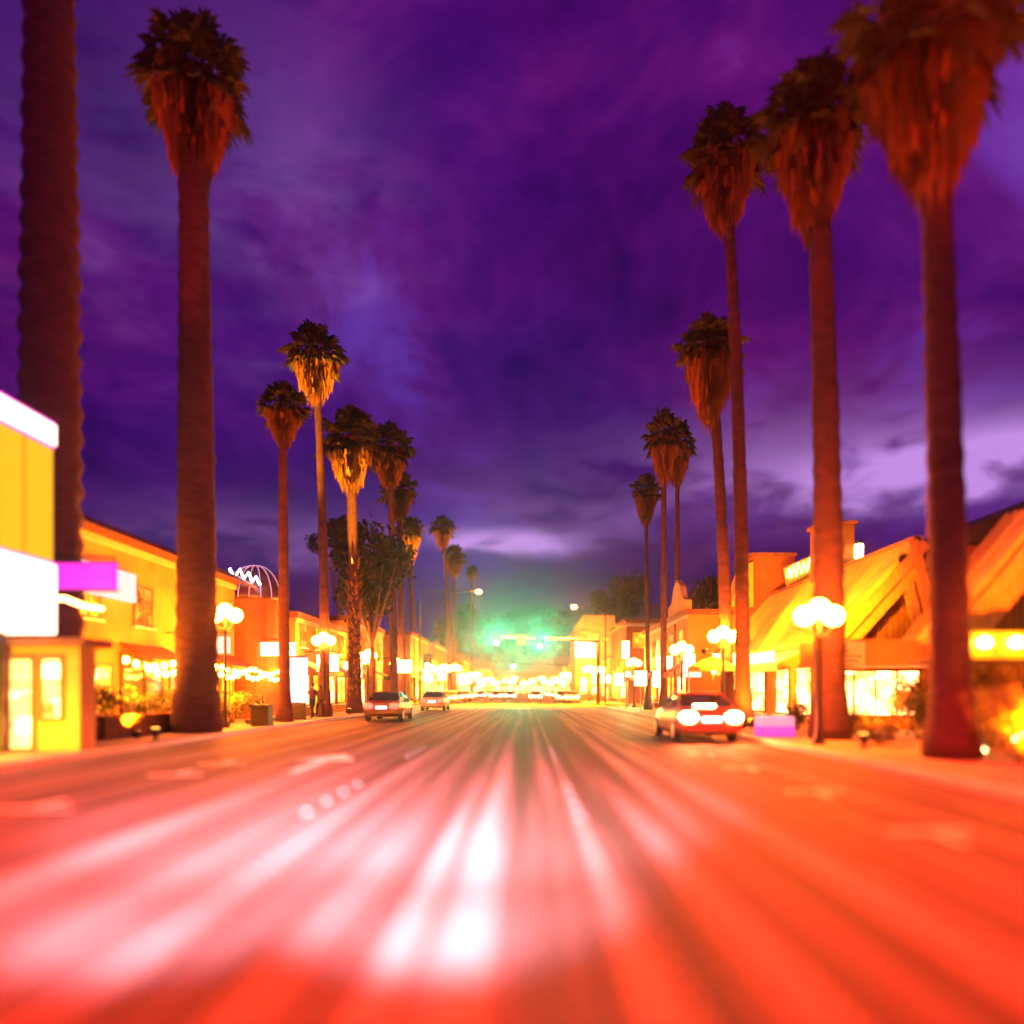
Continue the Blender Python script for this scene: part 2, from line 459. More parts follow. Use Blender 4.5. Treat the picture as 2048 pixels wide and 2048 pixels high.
# ------------------------------------------------------------------ palms
def crown_mesh(seed, n=84):
    r = random.Random(seed); mb = MB()
    for i in range(n):
        az = i * 2.39996 + r.uniform(-.3, .3)
        el = R(82 - 112 * ((i + .5) / n) ** 1.15 + r.uniform(-9, 9))
        d = Vector((math.cos(az) * math.cos(el), math.sin(az) * math.cos(el), math.sin(el)))
        side = Vector((-math.sin(az), math.cos(az), 0)); up = side.cross(d) * -1
        L = r.uniform(.46, .80); p = d * L + Vector((0, 0, -.10 * L))
        mb.add([side * .02, -side * .02, p], [(0, 1, 2)])
        nb = 11; fan = r.uniform(.40, .54)
        for k in range(nb):
            a = R(-80 + 160 * k / (nb - 1) + r.uniform(-4, 4))
            bd = (d * math.cos(a) + side * math.sin(a)).normalized()
            bl = fan * (1 - .28 * abs(math.sin(a))) * r.uniform(.85, 1.1)
            ws = bd.cross(up).normalized() * .048
            mid = p + bd * bl * .55 + Vector((0, 0, -.03)) + up * (.03 if k % 2 else -.03)
            tip = p + bd * bl + Vector((0, 0, -.30 * bl - r.uniform(0, .10)))
            mb.add([p, mid + ws, mid - ws, tip], [(0, 1, 3), (0, 3, 2)])
    return mb.mesh('crown', frond_m, fix=False)
def skirt_mesh(seed, n=380):
    r = random.Random(seed); mb = MB()
    mb.lathe([(.05, .15), (.42, .05), (.50, -.35), (.36, -.9), (.2, -1.35), (.13, -1.5)], n=12)
    for i in range(n):
        t = r.random() ** .8; az = r.uniform(0, 6.283)
        z0 = .12 - 1.35 * t; r0 = .18 + .16 * (1 - t)
        r1 = (.76 * (1 - t) ** .7 + .15) * r.uniform(.75, 1.12); L = r.uniform(.34, .66)
        o = Vector((math.cos(az), math.sin(az), 0)); s = Vector((-o.y, o.x, 0)) * r.uniform(.03, .075)
        a = o * r0 + Vector((0, 0, z0)); b = o * r1 * .9 + Vector((0, 0, z0 - L * .35)); c = o * r1 * .82 + Vector((0, 0, z0 - L)) + s * r.uniform(-1, 1)
        mb.add([a, b + s, b - s, c], [(0, 1, 3), (0, 3, 2)])
    return mb.mesh('dead_frond_skirt', skirt_m, fix=False)
CROWNS = [crown_mesh(s) for s in (1, 2, 3)]
SKIRTS = [skirt_mesh(s) for s in (4, 5, 6)]
def added_uplight(x, y, aim, color, watts, label, z0=.13, cone=10):  # added lamp, put under a palm to light its crown
    t = thing('added_uplight', label, 'floodlight', (x, y, z0), 'added floodlights under the palms')
    MB().lathe([(.10, 0), (.10, .05), (.03, .06), (.03, .12)], (x, y, z0), 10).build('base', metal_d, t)
    MB().lathe([(.06, .12), (.12, .2), (.13, .34), (.11, .345)], (x, y, z0), 12).build('housing', metal_d, t, True)
    MB().lathe([(.105, .346), (.10, .352)], (x, y, z0), 12).build('lens', emit('floodlight_lens', (1, .45, .05), 5), t)
    d = Vector(aim) - Vector((x, y, z0 + .4))
    q = d.to_track_quat('-Z', 'Y').to_euler()
    lamp('added_uplight_beam', 'SPOT', (x, y, z0 + .42), color, watts, t, q, spot_size=R(cone), spot_blend=.9, shadow_soft_size=.08)
    return t
def palm(px, Y, ctr_y, r, label, wid=.75, tall=1.0, lean=0.0, v=0, up=None, trunk_r=.33, stubs=False, cat='palm tree', skirt_l=1.0, side=None):
    """px: picture column of the trunk foot; ctr_y: row of the crown's middle; r: crown radius in metres"""
    x, _, zc = at(px, ctr_y, Y)
    z0 = .13
    t = thing('palm_tree', label, cat, (x, Y, z0), 'tall fan palms lining both pavements')
    H = zc - z0
    rr = random.Random(px + Y)
    n = int(H / .36); pts = []; rad = []
    for i in range(n + 1):
        f = i / n
        pts.append((x + lean * f * f, Y + .1 * math.sin(f * 3 + v), z0 + H * f))
        rad.append((trunk_r * (1.0 - .38 * f) + .16 * max(0, 1 - f * 12)) * ((1.05 if i % 2 else .96) if trunk_r < .8 else (1.07 if i % 2 else .92)) * rr.uniform(.97, 1.03))
    MB().tube(pts, rad, 14).build('trunk', bark, t, True)
    top = (lean, 0, H)
    place('crown', CROWNS[v % 3], t, top, (r, r, r * tall), rr.uniform(0, 6))
    place('dead_frond_skirt', SKIRTS[(v + 1) % 3], t, (lean * .97, 0, H - .05), (r * .95, r * .95, r * skirt_l), rr.uniform(0, 6))
    if stubs:
        mb = MB()
        for i in range(420):
            f = rr.uniform(.05, stubs); az = rr.uniform(0, 6.283); R0 = trunk_r * .95
            o = Vector((math.cos(az), math.sin(az), 0)); s = Vector((-o.y, o.x, 0)) * .09
            a = Vector((x, Y, z0 + H * f)) + o * R0; c = a + o * rr.uniform(.12, .32) + Vector((0, 0, rr.uniform(.05, .4)))
            mb.add([a + s, a - s, c], [(0, 1, 2)])
        mb.build('leaf_stubs', skirt_m, t, fix=False)['kind'] = 'stuff'
    if up:
        dx, dy, colr, w, ul = up
        added_uplight(x + dx * .7, Y + dy * 2 - .6, (x + lean, Y, zc - r * .5), colr, w, ul)
    return t
RED = (1, .035, .001)
palm(90, 19.0, -330, 2.1, 'stout ringed palm trunk rising behind the gold pylon sign', trunk_r=.85, v=0, up=(1.6, -1.2, RED, 3780, 'added floodlight at the foot of the stout palm by the pylon sign'))
palm(368, 23, 150, 1.75, 'tall lone palm with dark crown on the left pavement', tall=1.15, v=1, trunk_r=.66, lean=-.05, up=(1.0, -1.6, RED, 21840, 'added floodlight under the tall lone palm'), skirt_l=1.25)
palm(535, 30.6, 765, 1.1, 'short dark red palm left of the gold-lit palm', v=2, trunk_r=.26, up=(.8, -1.2, RED, 3780, 'added floodlight under the short dark red palm'), tall=1.0)
palm(612, 36.6, 668, 1.6, 'gold-lit palm, the topmost of the left cluster', v=0, trunk_r=.27, lean=-.5, up=(-.7, -.9, GOLD, 186000, 'added floodlight under the topmost gold-lit palm'), tall=1.05)
palm(668, 43, 830, 1.95, 'broad gold-lit palm with a shaggy trunk beside the shops', v=1, trunk_r=.42, lean=-.25, up=(.5, -1.0, GOLD, 186000, 'added floodlight under the broad shaggy palm'), tall=1.1, stubs=.55)
palm(742, 54.5, 845, 1.95, 'dark olive palm just behind the broad gold-lit palm', v=2, lean=-.3, up=(.4, -1.2, AMBER, 40000, 'added floodlight under the dark olive palm'), tall=1.1)
palm(757, 58.2, 925, 1.6, 'slim palm leaning against the dark olive palm', v=0, lean=-.2, tall=1.2)
palm(778, 76, 1000, 1.6, 'gold-skirted palm past the crossing on the left', v=1, lean=-.3, up=(0, -3, GOLD, 180000, 'added floodlight under the gold-skirted palm'), skirt_l=1.4)
palm(848, 98, 995, 1.85, 'thin-trunked palm standing in front of the bright cloud', v=2, lean=-1.0, up=(0, -3, GOLD, 60000, 'added floodlight under the thin-trunked palm'))
palm(856, 107, 1050, 2.0, 'lower palm just right of the thin-trunked palm', v=0)
palm(890, 141, 1078, 1.35, 'smallest distant palm above the orange street lamp', v=1)
palm(1795, 14.2, 55, 1.75, 'nearest right-hand palm with its crown in the top corner', tall=1.25, v=0, trunk_r=.40, lean=-.45, up=(-1.0, -1.4, RED, 10920, 'added floodlight under the palm in the top corner'), skirt_l=1.2)
palm(1568, 19.8, 225, 1.5, 'second right-hand palm with dark tapering crown', tall=1.15, v=1, trunk_r=.44, lean=-.5, up=(-.9, -1.3, RED, 10920, 'added floodlight under the dark tapering palm'), skirt_l=1.35)
palm(1402, 27, 290, 1.55, 'tallest slender palm crossing behind the shorter red-skirted one', tall=1.2, v=2, trunk_r=.30, lean=-.75, up=(-.8, -1.4, RED, 12600, 'added floodlight under the tallest slender palm'), skirt_l=1.2)
palm(1372, 30, 655, 1.45, 'shorter red-skirted palm on the right pavement', tall=1.0, v=0, trunk_r=.30, lean=-.75, up=(-.5, -1.8, (1, .08, .002), 22000, 'added floodlight under the red-skirted palm'), skirt_l=1.45)
palm(1252, 43, 822, 1.2, 'left palm of the close pair near the crossing', tall=1.5, v=1, trunk_r=.22, up=(-.5, -1.8, RED, 3360, 'added floodlight under the close pair of palms'), skirt_l=1.5)
palm(1277, 45, 835, 1.15, 'right palm of the close pair near the crossing', tall=1.5, v=2, trunk_r=.20, skirt_l=1.5)
palm(1222, 50, 925, 1.15, 'lowest of the three thin palms near the crossing', tall=1.1, v=0, trunk_r=.18, lean=-.15, skirt_l=1.3)

# ------------------------------------------------------------------ broad-leaved trees and shrubs
def leaf_cloud(seed, n, size, m, name, flat=1.0, lobes=7):
    r = random.Random(seed); mb = MB()
    cs = [(Vector((r.uniform(-.6, .6), r.uniform(-.6, .6), r.uniform(-.45, .6) * flat)), r.uniform(.30, .52)) for _ in range(lobes)]
    for i in range(n):
        c, rad = r.choice(cs)
        d = Vector((r.gauss(0, 1), r.gauss(0, 1), r.gauss(0, 1) * .8)).normalized() * rad * r.uniform(.55, 1.08)
        p = c + d
        a = Vector((r.gauss(0, 1), r.gauss(0, 1), r.gauss(0, .6))).normalized() * size * r.uniform(.6, 1.4)
        b = a.cross(Vector((r.gauss(0, 1), r.gauss(0, 1), r.gauss(0, 1)))).normalized() * size * .45
        mb.add([p, p + a * .5 + b, p + a, p + a * .5 - b], [(0, 1, 2, 3)])
    return mb.mesh(name, m, fix=False)
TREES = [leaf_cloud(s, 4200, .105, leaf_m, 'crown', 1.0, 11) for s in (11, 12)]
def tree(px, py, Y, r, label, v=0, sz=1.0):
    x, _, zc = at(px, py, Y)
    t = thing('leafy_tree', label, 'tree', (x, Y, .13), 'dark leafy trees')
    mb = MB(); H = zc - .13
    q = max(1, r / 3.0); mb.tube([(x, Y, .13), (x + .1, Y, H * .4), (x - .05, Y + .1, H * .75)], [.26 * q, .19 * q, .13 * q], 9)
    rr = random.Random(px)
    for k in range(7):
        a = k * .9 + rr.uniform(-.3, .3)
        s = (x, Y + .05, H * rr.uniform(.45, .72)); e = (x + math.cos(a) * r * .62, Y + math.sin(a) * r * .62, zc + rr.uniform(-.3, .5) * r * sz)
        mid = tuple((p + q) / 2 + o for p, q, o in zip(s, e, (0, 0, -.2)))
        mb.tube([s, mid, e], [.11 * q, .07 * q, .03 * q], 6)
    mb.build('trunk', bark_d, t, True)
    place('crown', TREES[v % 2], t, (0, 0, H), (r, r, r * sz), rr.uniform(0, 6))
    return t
tree(700, 1085, 46, 3.0, 'dark red leafy tree behind the shaggy palm trunk', 0, 1.35)
tree(640, 1010, 80, 3.1, 'small dark tree top left of the shaggy trunk', 1)
tree(880, 1190, 302, 13, 'dim green tree behind the left signal light', 1, 1.2)
tree(940, 1215, 306, 11.5, 'green-tinted tree between the two hanging signals', 0, 1.2)
tree(1045, 1195, 310, 12, 'dim green tree behind the right hanging signal', 1, 1.2)
tree(1165, 1135, 168, 6.8, 'bushy dark tree behind the gold corner building', 0, 1.1)
tree(1335, 1122, 58, 2.2, 'round dark tree at the foot of the red-skirted palm', 1)
tree(1120, 1190, 300, 9, 'small far tree beyond the gold corner building', 1)
tree(505, 1175, 76, 3.1, 'dark low tree beside the little dome', 0, .8)
SHR = [leaf_cloud(s, 900, .13, shrub_m, 'foliage', .8, 8) for s in (21, 22)]
SHD = [leaf_cloud(s, 900, .13, shrub_d, 'foliage', .8, 8) for s in (23, 24)]
def shrub(x, y, r, h, label, v=0, dark=False, z0=.13):
    t = thing('shrub', label, 'shrub', (x, y, z0), 'shrubs planted along the shop fronts')
    mb = MB(); rr = random.Random(int(x * 31 + y * 7))
    for k in range(6):
        a = k * 1.05; mb.tube([(x + math.cos(a) * .05, y + math.sin(a) * .05, z0), (x + math.cos(a) * r * .5, y + math.sin(a) * r * .5, z0 + h * .75)], [.025, .01], 5)
    mb.build('stem', bark_d, t)
    place('foliage', (SHD if dark else SHR)[v % 2], t, (0, 0, h * .52), (r, r, h * .56), rr.uniform(0, 6))
    return t
shrub(-12.2, 19.0, .8, 1.3, 'leafy yellow shrub right beside the stout palm', 0)
shrub(-12.6, 21.4, .9, 1.6, 'tall yellow shrub below the magenta blade sign', 1)
shrub(-12.5, 23.6, .8, 1.2, 'low yellow shrub at the start of the patio lights', 0)
shrub(-12.6, 25.6, .9, 1.5, 'full yellow shrub under the patio lights beside the street lamp', 1)
shrub(-12.5, 27.6, .8, 1.3, 'yellow shrub under the pale pink hanging sign', 0)
shrub(-12.5, 29.8, .9, 1.4, 'yellow shrub near the black litter bin', 1)
shrub(-12.5, 32.4, .8, 1.2, 'last yellow shrub at the far end of the patio lights', 0)
shrub(9.3, 13.2, .75, 1.35, 'bright yellow shrub at the right edge of the view', 0)
shrub(10.3, 14.6, .85, 1.5, 'tangled yellow shrub under the lamp-lit light box', 1)
shrub(9.3, 15.6, .65, .8, 'low yellow shrub beside the path lights', 1)
shrub(10.2, 17.6, .7, 1.4, 'brownish shrub just right of the lodge window', 0, True)
shrub(9.7, 20.0, .65, .8, 'low dark shrub under the lodge window', 1, True)
shrub(9.4, 22.0, .7, .9, 'orange-lit shrub left of the lodge window', 0)
shrub(9.5, 24.6, .6, 1.0, 'small dark shrub behind the purple planter', 1, True)
shrub(8.9, 17.6, .6, .6, 'small ground shrub between planter and path lights', 0)

# ------------------------------------------------------------------ street lamps
def lamp_post(x, y, h, label, mglobe, cluster=True):
    t = thing('street_lamp', label, 'street lamp', (x, y, .13), 'globe street lamps along both pavements')
    MB().lathe([(.16, 0), (.16, .12), (.10, .25), (.07, .5), (.055, h - .9), (.08, h - .85), (.04, h - .75), (.04, h - .2)], (x, y, .13), 10).build('post', metal_d, t, True)
    mb = MB()
    mb.tube([(x - .36, y, h - .35), (x - .22, y, h - .55), (x, y, h - .62), (x + .22, y, h - .55), (x + .36, y, h - .35)], .03, 6)
    mb.build('arm', metal_d, t)
    g = MB().ball((0, 0, 0), .26, 14).mesh('globe', mglobe, True) if mglobe.name not in GL else GL[mglobe.name]
    GL[mglobe.name] = g
    for dx, dz in ((-.36, -.1), (0, .08), (.36, -.1)):
        k = 1.5 if mglobe is globe_far else 1.0
        place('globe', g, t, (dx * k, 0, h - .13 + dz), (k, k, k * .95))
    return t
GL = {}
lamps_l = [(-11, 25.6, 4.35, 'triple-globe street lamp above the patio string lights'), (-10.5, 36.3, 4.2, 'triple-globe street lamp over the hanging shop signs'),
           (-10.5, 46.5, 3.9, 'triple-globe lamp beside the shaggy palm trunk'), (-10.5, 57.0, 3.8, 'triple-globe lamp at the left corner of the crossing')]
lamps_r = [(7.45, 17.8, 3.5, 'triple-globe street lamp in front of the gold lodge roof'), (8.0, 28.4, 3.8, 'triple-globe street lamp by the patio umbrella'),
           (8.0, 36, 3.7, 'triple-globe lamp beyond the patio umbrella'), (8.7, 56.5, 3.8, 'triple-globe lamp at the right corner of the crossing')]
for x, y, h, l in lamps_l + lamps_r: lamp_post(x, y, h, l, globe_m)
for i, y in enumerate((78, 90, 103, 117, 132, 148, 166, 186, 208, 232)):
    for x, s in ((-10.5, 'left'), (8.4, 'right')):
        lamp_post(x, y + (3 if x > 0 else 0), 3.9 + .5 * ((i * 7) % 3), f'{ORD[i]} globe lamp beyond the crossing on the {s} pavement', globe_far)

def cobra(x, y, h, arm, label, power, color=SODIUM, spot=136, seen=True):
    """street lamp: pole at x, head hanging over the road at x + arm"""
    t = thing('road_lamp', label, 'street lamp', (x, y, .13), 'sodium lamps on tall bent poles')
    s = 1 if arm > 0 else -1
    MB().tube([(x, y, .13), (x, y, h - 1.2), (x + s * .25, y, h - .45), (x + s * .9, y, h - .08), (x + arm, y, h)], [.13, .09, .08, .07, .05], 9).build('pole', metal_d, t, True)
    hd = MB(); X = x + arm
    hd.loft([[(X + s * u, y + w * a, h + z + .06 * b) for a, b in ((-1, 0), (-.7, 1.2), (.7, 1.2), (1, 0), (.7, -1), (-.7, -1))] for u, w, z in ((-.3, .07, .02), (0, .16, 0), (.35, .2, 0), (.6, .12, 0))])
    hd.build('lamp_head', metal_d, t)
    MB().ball((X + s * .2, y, h - .07), .3, 12, .6).build('lens', sodium_lens, t, True)
    lamp('lamp_light', 'SPOT', (X + s * .2, y, h - .36), color, power, t, (0, 0, 0), spot_size=R(spot), spot_blend=.6, shadow_soft_size=.2)
    return t
# added lamps, out of view, that light the near road red, and the two seen over the crossing
cobra(8.6, 4.5, 9.2, -3.4, 'added bent sodium lamp pole out of view on the right pavement', P_SODIUM)
cobra(-11.4, 4.0, 9.2, 3.6, 'added bent sodium lamp pole out of view on the left pavement', P_SODIUM)
cobra(-11.2, 73.8, 12.0, 6.0, 'left orange lamp hanging high over the crossing', 80000, (1, .30, .004), 116)
cobra(8.4, 74.0, 10.4, -3.1, 'right orange lamp hanging over the crossing above the gold building', 80000, (1, .30, .004), 116)

# ------------------------------------------------------------------ traffic signals
def signal_head(parent, x, y, z, name='signal_head'):
    h = B(x - .19, y, z - .85, x + .19, y + .22, z + .45).build(name, black_p, parent, bevel=.03)
    B(x - .42, y + .1, z - 1.0, x + .42, y + .125, z + .6).build('backplate', black_p, h)
    for k, m in ((.28, mat('unlit_red_lens', (.10, .012, .01), .3)), (-.15, mat('unlit_amber_lens', (.12, .06, .01), .3)), (-.58, green_lens)):
        MB().tube([(x, y - .012, z + k), (x, y - .002, z + k)], .15, 16).build('lens', m, h)
        v = MB(); n = 12; vs = []; 
        for i in range(n + 1):
            a = R(-20 + 220 * i / n)
            for dy, rr in ((0, .17), (-.24, .17), (-.24, .185), (0, .185)): vs.append((x + math.cos(a) * rr, y + dy - .001, z + k + math.sin(a) * rr))
        v.add(vs, [tuple(i * 4 + j for j in q) for i in range(n) for q in ((0, 1, 5, 4), (1, 2, 6, 5), (2, 3, 7, 6))])
        v.build('visor', black_p, h)
    return h
GREEN = (.04, 1, .42)
def mast_signal(Y, heads, sign, label):
    t = thing('mast_arm_signal', label, 'traffic light', (7.5, Y, .13), 'traffic signals')
    z0 = at(0, heads[0][1], Y)[2] + .45
    MB().tube([(7.5, Y, .13), (7.5, Y, z0 + .2)], [.2, .15], 10).build('pole', metal_d, t, True)
    MB().tube([(7.5, Y, z0 - .3), (4.5, Y, z0 - .1), (at(heads[0][0], 0, Y)[0] - .5, Y, z0 + .15)], [.19, .16, .07], 9).build('mast_arm', metal_d if len(heads) == 1 else metal_g, t, True)
    for px, py in heads:
        x, y, z = at(px, py, Y - .4)
        signal_head(t, x, y, z + .58)
        lamp('signal_light', 'SPOT', (x, y - .55, z), GREEN, 22000 if sign else 9000, t, (R(-90), 0, 0), spot_size=R(12), spot_blend=.4, shadow_soft_size=.14)
    if sign:
        x, y, z = at(983, 1207, Y - .3)
        B(x - .42, y, z - .55, x + .42, y + .03, z + .55).build('street_sign', mat('tan_sign_face', (.62, .42, .2), .6), t)
mast_signal(72.8, ((937, 1213), (1018, 1219)), True, 'long mast arm holding two green signals over the road')
mast_signal(128, ((968, 1258),), False, 'farther mast arm with one green signal down the middle of the street')
def post_signal(px, py, Y, label, zg=.13):
    x, y, z = at(px, py, Y)
    t = thing('post_signal', label, 'traffic light', (x, Y, zg), 'traffic signals')
    MB().tube([(x, Y + .3, zg), (x, Y + .3, z + 1.1)], [.09, .07], 9).build('pole', metal_g, t, True)
    signal_head(t, x, Y, z + .58)
    lamp('signal_light', 'SPOT', (x, Y - .55, z), GREEN, 9000, t, (R(-90), 0, 0), spot_size=R(9), spot_blend=.4, shadow_soft_size=.14)
post_signal(1184, 1272, 58.1, 'green signal on a short post at the right corner')
post_signal(806, 1255, 73.2, 'green signal on a short post at the left corner')

# ------------------------------------------------------------------ sign posts on the right kerb
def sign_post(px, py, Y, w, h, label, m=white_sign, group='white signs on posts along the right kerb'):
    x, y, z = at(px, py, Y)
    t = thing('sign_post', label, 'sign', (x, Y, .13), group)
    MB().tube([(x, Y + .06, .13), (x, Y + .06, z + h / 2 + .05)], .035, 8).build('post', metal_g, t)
    B(x - w / 2, Y - .04, z - h / 2, x + w / 2, Y + .02, z + h / 2).build('sign_panel', m, t, bevel=.015)  # panel glows in place of the headlight a reflective face would return
    return t
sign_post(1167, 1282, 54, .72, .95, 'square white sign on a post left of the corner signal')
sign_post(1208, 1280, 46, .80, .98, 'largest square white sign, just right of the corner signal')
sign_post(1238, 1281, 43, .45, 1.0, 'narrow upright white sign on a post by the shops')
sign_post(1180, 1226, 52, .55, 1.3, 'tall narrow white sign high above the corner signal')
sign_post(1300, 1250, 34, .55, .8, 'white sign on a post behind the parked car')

# ------------------------------------------------------------------ buildings
def shop_window(parent, fx, s, y0, y1, z0, z1, m, name='window', mull=1, sill=True):
    """window on a wall that faces +X (s = 1) or -X (s = -1)"""
    d = .07; e = .09
    mb = MB()
    mb.box(fx + s * .003, y0 - e, z0 - e, fx + s * d, y1 + e, z0).box(fx + s * .003, y0 - e, z1, fx + s * d, y1 + e, z1 + e)
    mb.box(fx + s * .003, y0 - e, z0, fx + s * d, y0, z1).box(fx + s * .003, y1, z0, fx + s * d, y1 + e, z1)
    for k in range(mull):
        yc = y0 + (y1 - y0) * (k + 1) / (mull + 1)
        mb.box(fx + s * .003, yc - .03, z0, fx + s * (d - .01), yc + .03, z1)
    f = mb.build(name, wood, parent)
    B(fx + s * .004, y0, z0, fx + s * .03, y1, z1).build('pane', m, f)
    if sill: B(fx + s * .004, y0 - .15, z0 - e - .07, fx + s * .16, y1 + .15, z0 - e - .002).build('sill', paint_w, f)
    return f
def face_window(parent, yf, x0, x1, z0, z1, m, name='window', mull=1):
    """window on a wall that faces the viewer's end of the street (-Y)"""
    e = .09; mb = MB()
    mb.box(x0 - e, yf - .07, z0 - e, x1 + e, yf - .003, z0).box(x0 - e, yf - .07, z1, x1 + e, yf - .003, z1 + e)
    mb.box(x0 - e, yf - .07, z0, x0, yf - .003, z1).box(x1, yf - .07, z0, x1 + e, yf - .003, z1)
    for k in range(mull):
        xc = x0 + (x1 - x0) * (k + 1) / (mull + 1)
        mb.box(xc - .03, yf - .06, z0, xc + .03, yf - .003, z1)
    f = mb.build(name, wood, parent)
    B(x0, yf - .03, z0, x1, yf - .004, z1).build('pane', m, f)
    return f
def shop_door(parent, fx, s, y0, y1, m):
    f = shop_window(parent, fx, s, y0, y1, .25, 2.35, m, 'door', 0, False)
    MB().tube([(fx + s * .10, y1 - .12, 1.0), (fx + s * .10, y1 - .12, 1.35)], .02, 6).build('handle', metal_g, f)
def awning(parent, fx, s, y0, y1, z, dep, m):
    a = MB().prism([(fx + s * .01, z), (fx + s * .01, z + .06), (fx + s * dep, z - .5), (fx + s * dep, z - .56)], y0, y1).build('awning', m, parent)
    B(fx + s * dep, y0, z - .80, fx + s * (dep + .02), y1, z - .5).build('valance', m, a)
def shop(name, label, fx, s, y0, y1, h, wm, bays, cm=canvas_c, dep=9, awn=True, roofm=roof_tile, upper=False, wins=(win_warm, win_hot), cat='building', pitched=False, sign=None):
    t = thing(name, label, cat, (fx, (y0 + y1) / 2, .13), 'shop buildings along the street')
    B(fx, y0, .10, fx - s * dep, y1, h).build('wall', wm, t)
    if pitched:
        MB().prism([(fx + s * .55, h - .05), (fx + s * .55, h + .12), (fx - s * dep * .5, h + 1.5), (fx - s * dep - s * .4, h + .12), (fx - s * dep - s * .4, h - .05)], y0 - .3, y1 + .3).build('roof', roofm, t)
    else:
        r = B(fx + s * .18, y0 - .12, h + .002, fx - s * dep - s * .1, y1 + .12, h + .32).build('roof', roofm, t)
        B(fx + s * .10, y0 - .06, h - .22, fx + s * .004, y1 + .06, h).build('cornice', stucco_w, t)
    rr = random.Random(int(y0 * 10 + fx)); L = (y1 - y0) / bays
    for k in range(bays):
        a = y0 + k * L + .35; b = y0 + (k + 1) * L - .35
        m = wins[rr.randrange(len(wins))]
        if k % 3 == 1 and bays > 2:
            shop_door(t, fx, s, a, a + 1.0, m)
            if b - a > 2.2: shop_window(t, fx, s, a + 1.35, b, .75, 2.35, m, mull=0)
        else:
            shop_window(t, fx, s, a, b, .75, 2.35, m, mull=1 if b - a > 1.6 else 0)
        if awn and k % 2 == 0: awning(t, fx, s, a - .2, b + .2, 3.1, 1.15, cm)
        if upper and h > 5:
            w = min(1.1, (b - a) * .5); c = (a + b) / 2
            shop_window(t, fx, s, c - w / 2, c + w / 2, 3.9, 5.2, win_dim if rr.random() < .6 else win_warm, mull=1)
    if sign:
        m, a, b, z0, z1 = sign
        B(fx + s * .01, a, z0, fx + s * .2, b, z1).build('fascia_sign', m, t, bevel=.02)
    return t

# left side: long ochre building with patio
t = shop('ochre_restaurant', 'long two-storey ochre building with tiled eaves behind the patio', LF, 1, 17.5, 33.6, 6.55, stucco_o, 5, cm=canvas_r, pitched=False, upper=True, wins=(win_warm, win_dim), sign=(pink_sign, 21.8, 24.8, 4.6, 5.6))
MB().prism([(LF + .9, 6.42), (LF + .9, 6.55), (LF + .2, 7.0), (LF + .2, 6.88)], 17.2, 33.9).build('eave', roof_tile, t)
# little dome with strings of lights
x, y, z = at(470, 1130, 34.6)
t = thing('dome_kiosk', 'small dark dome with bright string of lights beside the ochre building', 'kiosk', (x, 35.2, .13))
MB().lathe([(1.3, 0), (1.3, z - .15)], (x, 35.4, .13), 16).build('wall', stucco_r, t)
MB().lathe([(1.5, 0)] + [(1.5 * math.cos(R(a)), 1.75 * math.sin(R(a))) for a in range(5, 90, 12)] + [(.04, 1.78)], (x, 35.4, z), 20).build('dome', mat('dark_copper', (.09, .04, .05), .4, .3, 3, metal=.5), t, True)
for k in range(9):
    a0 = R(20 * k)
    pts = [(x + 1.53 * math.cos(R(e)) * math.cos(a0 + math.pi), 35.4 + 1.53 * math.cos(R(e)) * math.sin(a0 + math.pi), z + 1.78 * math.sin(R(e))) for e in range(0, 91, 10)]
    MB().tube(pts, .022, 5).build('rib', emit('dim_light_rope', (.8, .35, .6), .55), t)
mb = MB()
zz = [(433, 1073), (442, 1090), (452, 1074), (460, 1092), (468, 1080), (476, 1098), (482, 1088), (490, 1103)]
pts = [at(a, b, 33.6) for a, b in zz]
tag(MB().tube(pts, .055, 6).build('zigzag_neon', emit('white_neon', (1, .75, .85), 14), None), 'white zigzag neon tube in front of the little dome', 'neon sign')

# pylon sign in front of the stout palm
Y = 14.3
t = thing('pylon_sign', 'tall gold and white lit pylon sign at the left edge', 'sign', (-10.75, Y + .2, .13))
fx = at(103, 0, 16)[0]
B(-12.3, 12.0, 4.42, fx, 15.95, 7.02).build('gold_panel', gold_sign, t, bevel=.03)
pw = emit('pylon_white', (1, .62, .44), 2.6)
B(-12.35, 11.95, 7.08, fx + .05, 16.0, 7.55).build('lit_cap', pw, t, bevel=.03)
B(-12.35, 11.95, 2.78, fx + .05, 16.0, 4.36).build('white_panel', pw, t, bevel=.03)
for za, zb in ((7.023, 7.077), (4.363, 4.417), (7.553, 7.60)): B(-12.32, 11.97, za, fx + .03, 15.98, zb).build('trim', magenta_sign, t)
for yy in (13.2, 14.1, 15.0): B(fx + .002, yy, 4.44, fx + .012, yy + .03, 7.0).build('panel_seam', mat('dark_gold_trim', (.2, .1, .01), .5), t)
for yy in (12.6, 15.3): MB().tube([(-11.5, yy, .13), (-11.5, yy, 2.78)], .1, 8).build('post', metal_d, t)
MB().tube([(fx + .02, 15.6, 3.55), (fx + .15, 16.1, 3.62), (fx + .3, 16.6, 3.5), (fx + .42, 17.1, 3.5)], .05, 6).build('pointer_bar', hot_sign, t)

# low kiosk with lit front under it
t = thing('ticket_kiosk', 'low yellow-lit kiosk with a bright doorway at the left edge', 'kiosk', (-11.6, 17.2, .13))
B(-15.0, 15.9, .13, at(150, 0, 15.9)[0], 16.5, 2.50).build('wall', stucco, t)
B(-15.2, 15.6, 2.503, at(158, 0, 15.6)[0], 16.7, 2.68).build('roof', roof_tile, t)
face_window(t, 15.9, -11.68, -11.2, .2, 2.2, win_hot, 'door', 0)
face_window(t, 15.9, -10.95, -10.55, .9, 2.2, win_hot, 'window', 0)

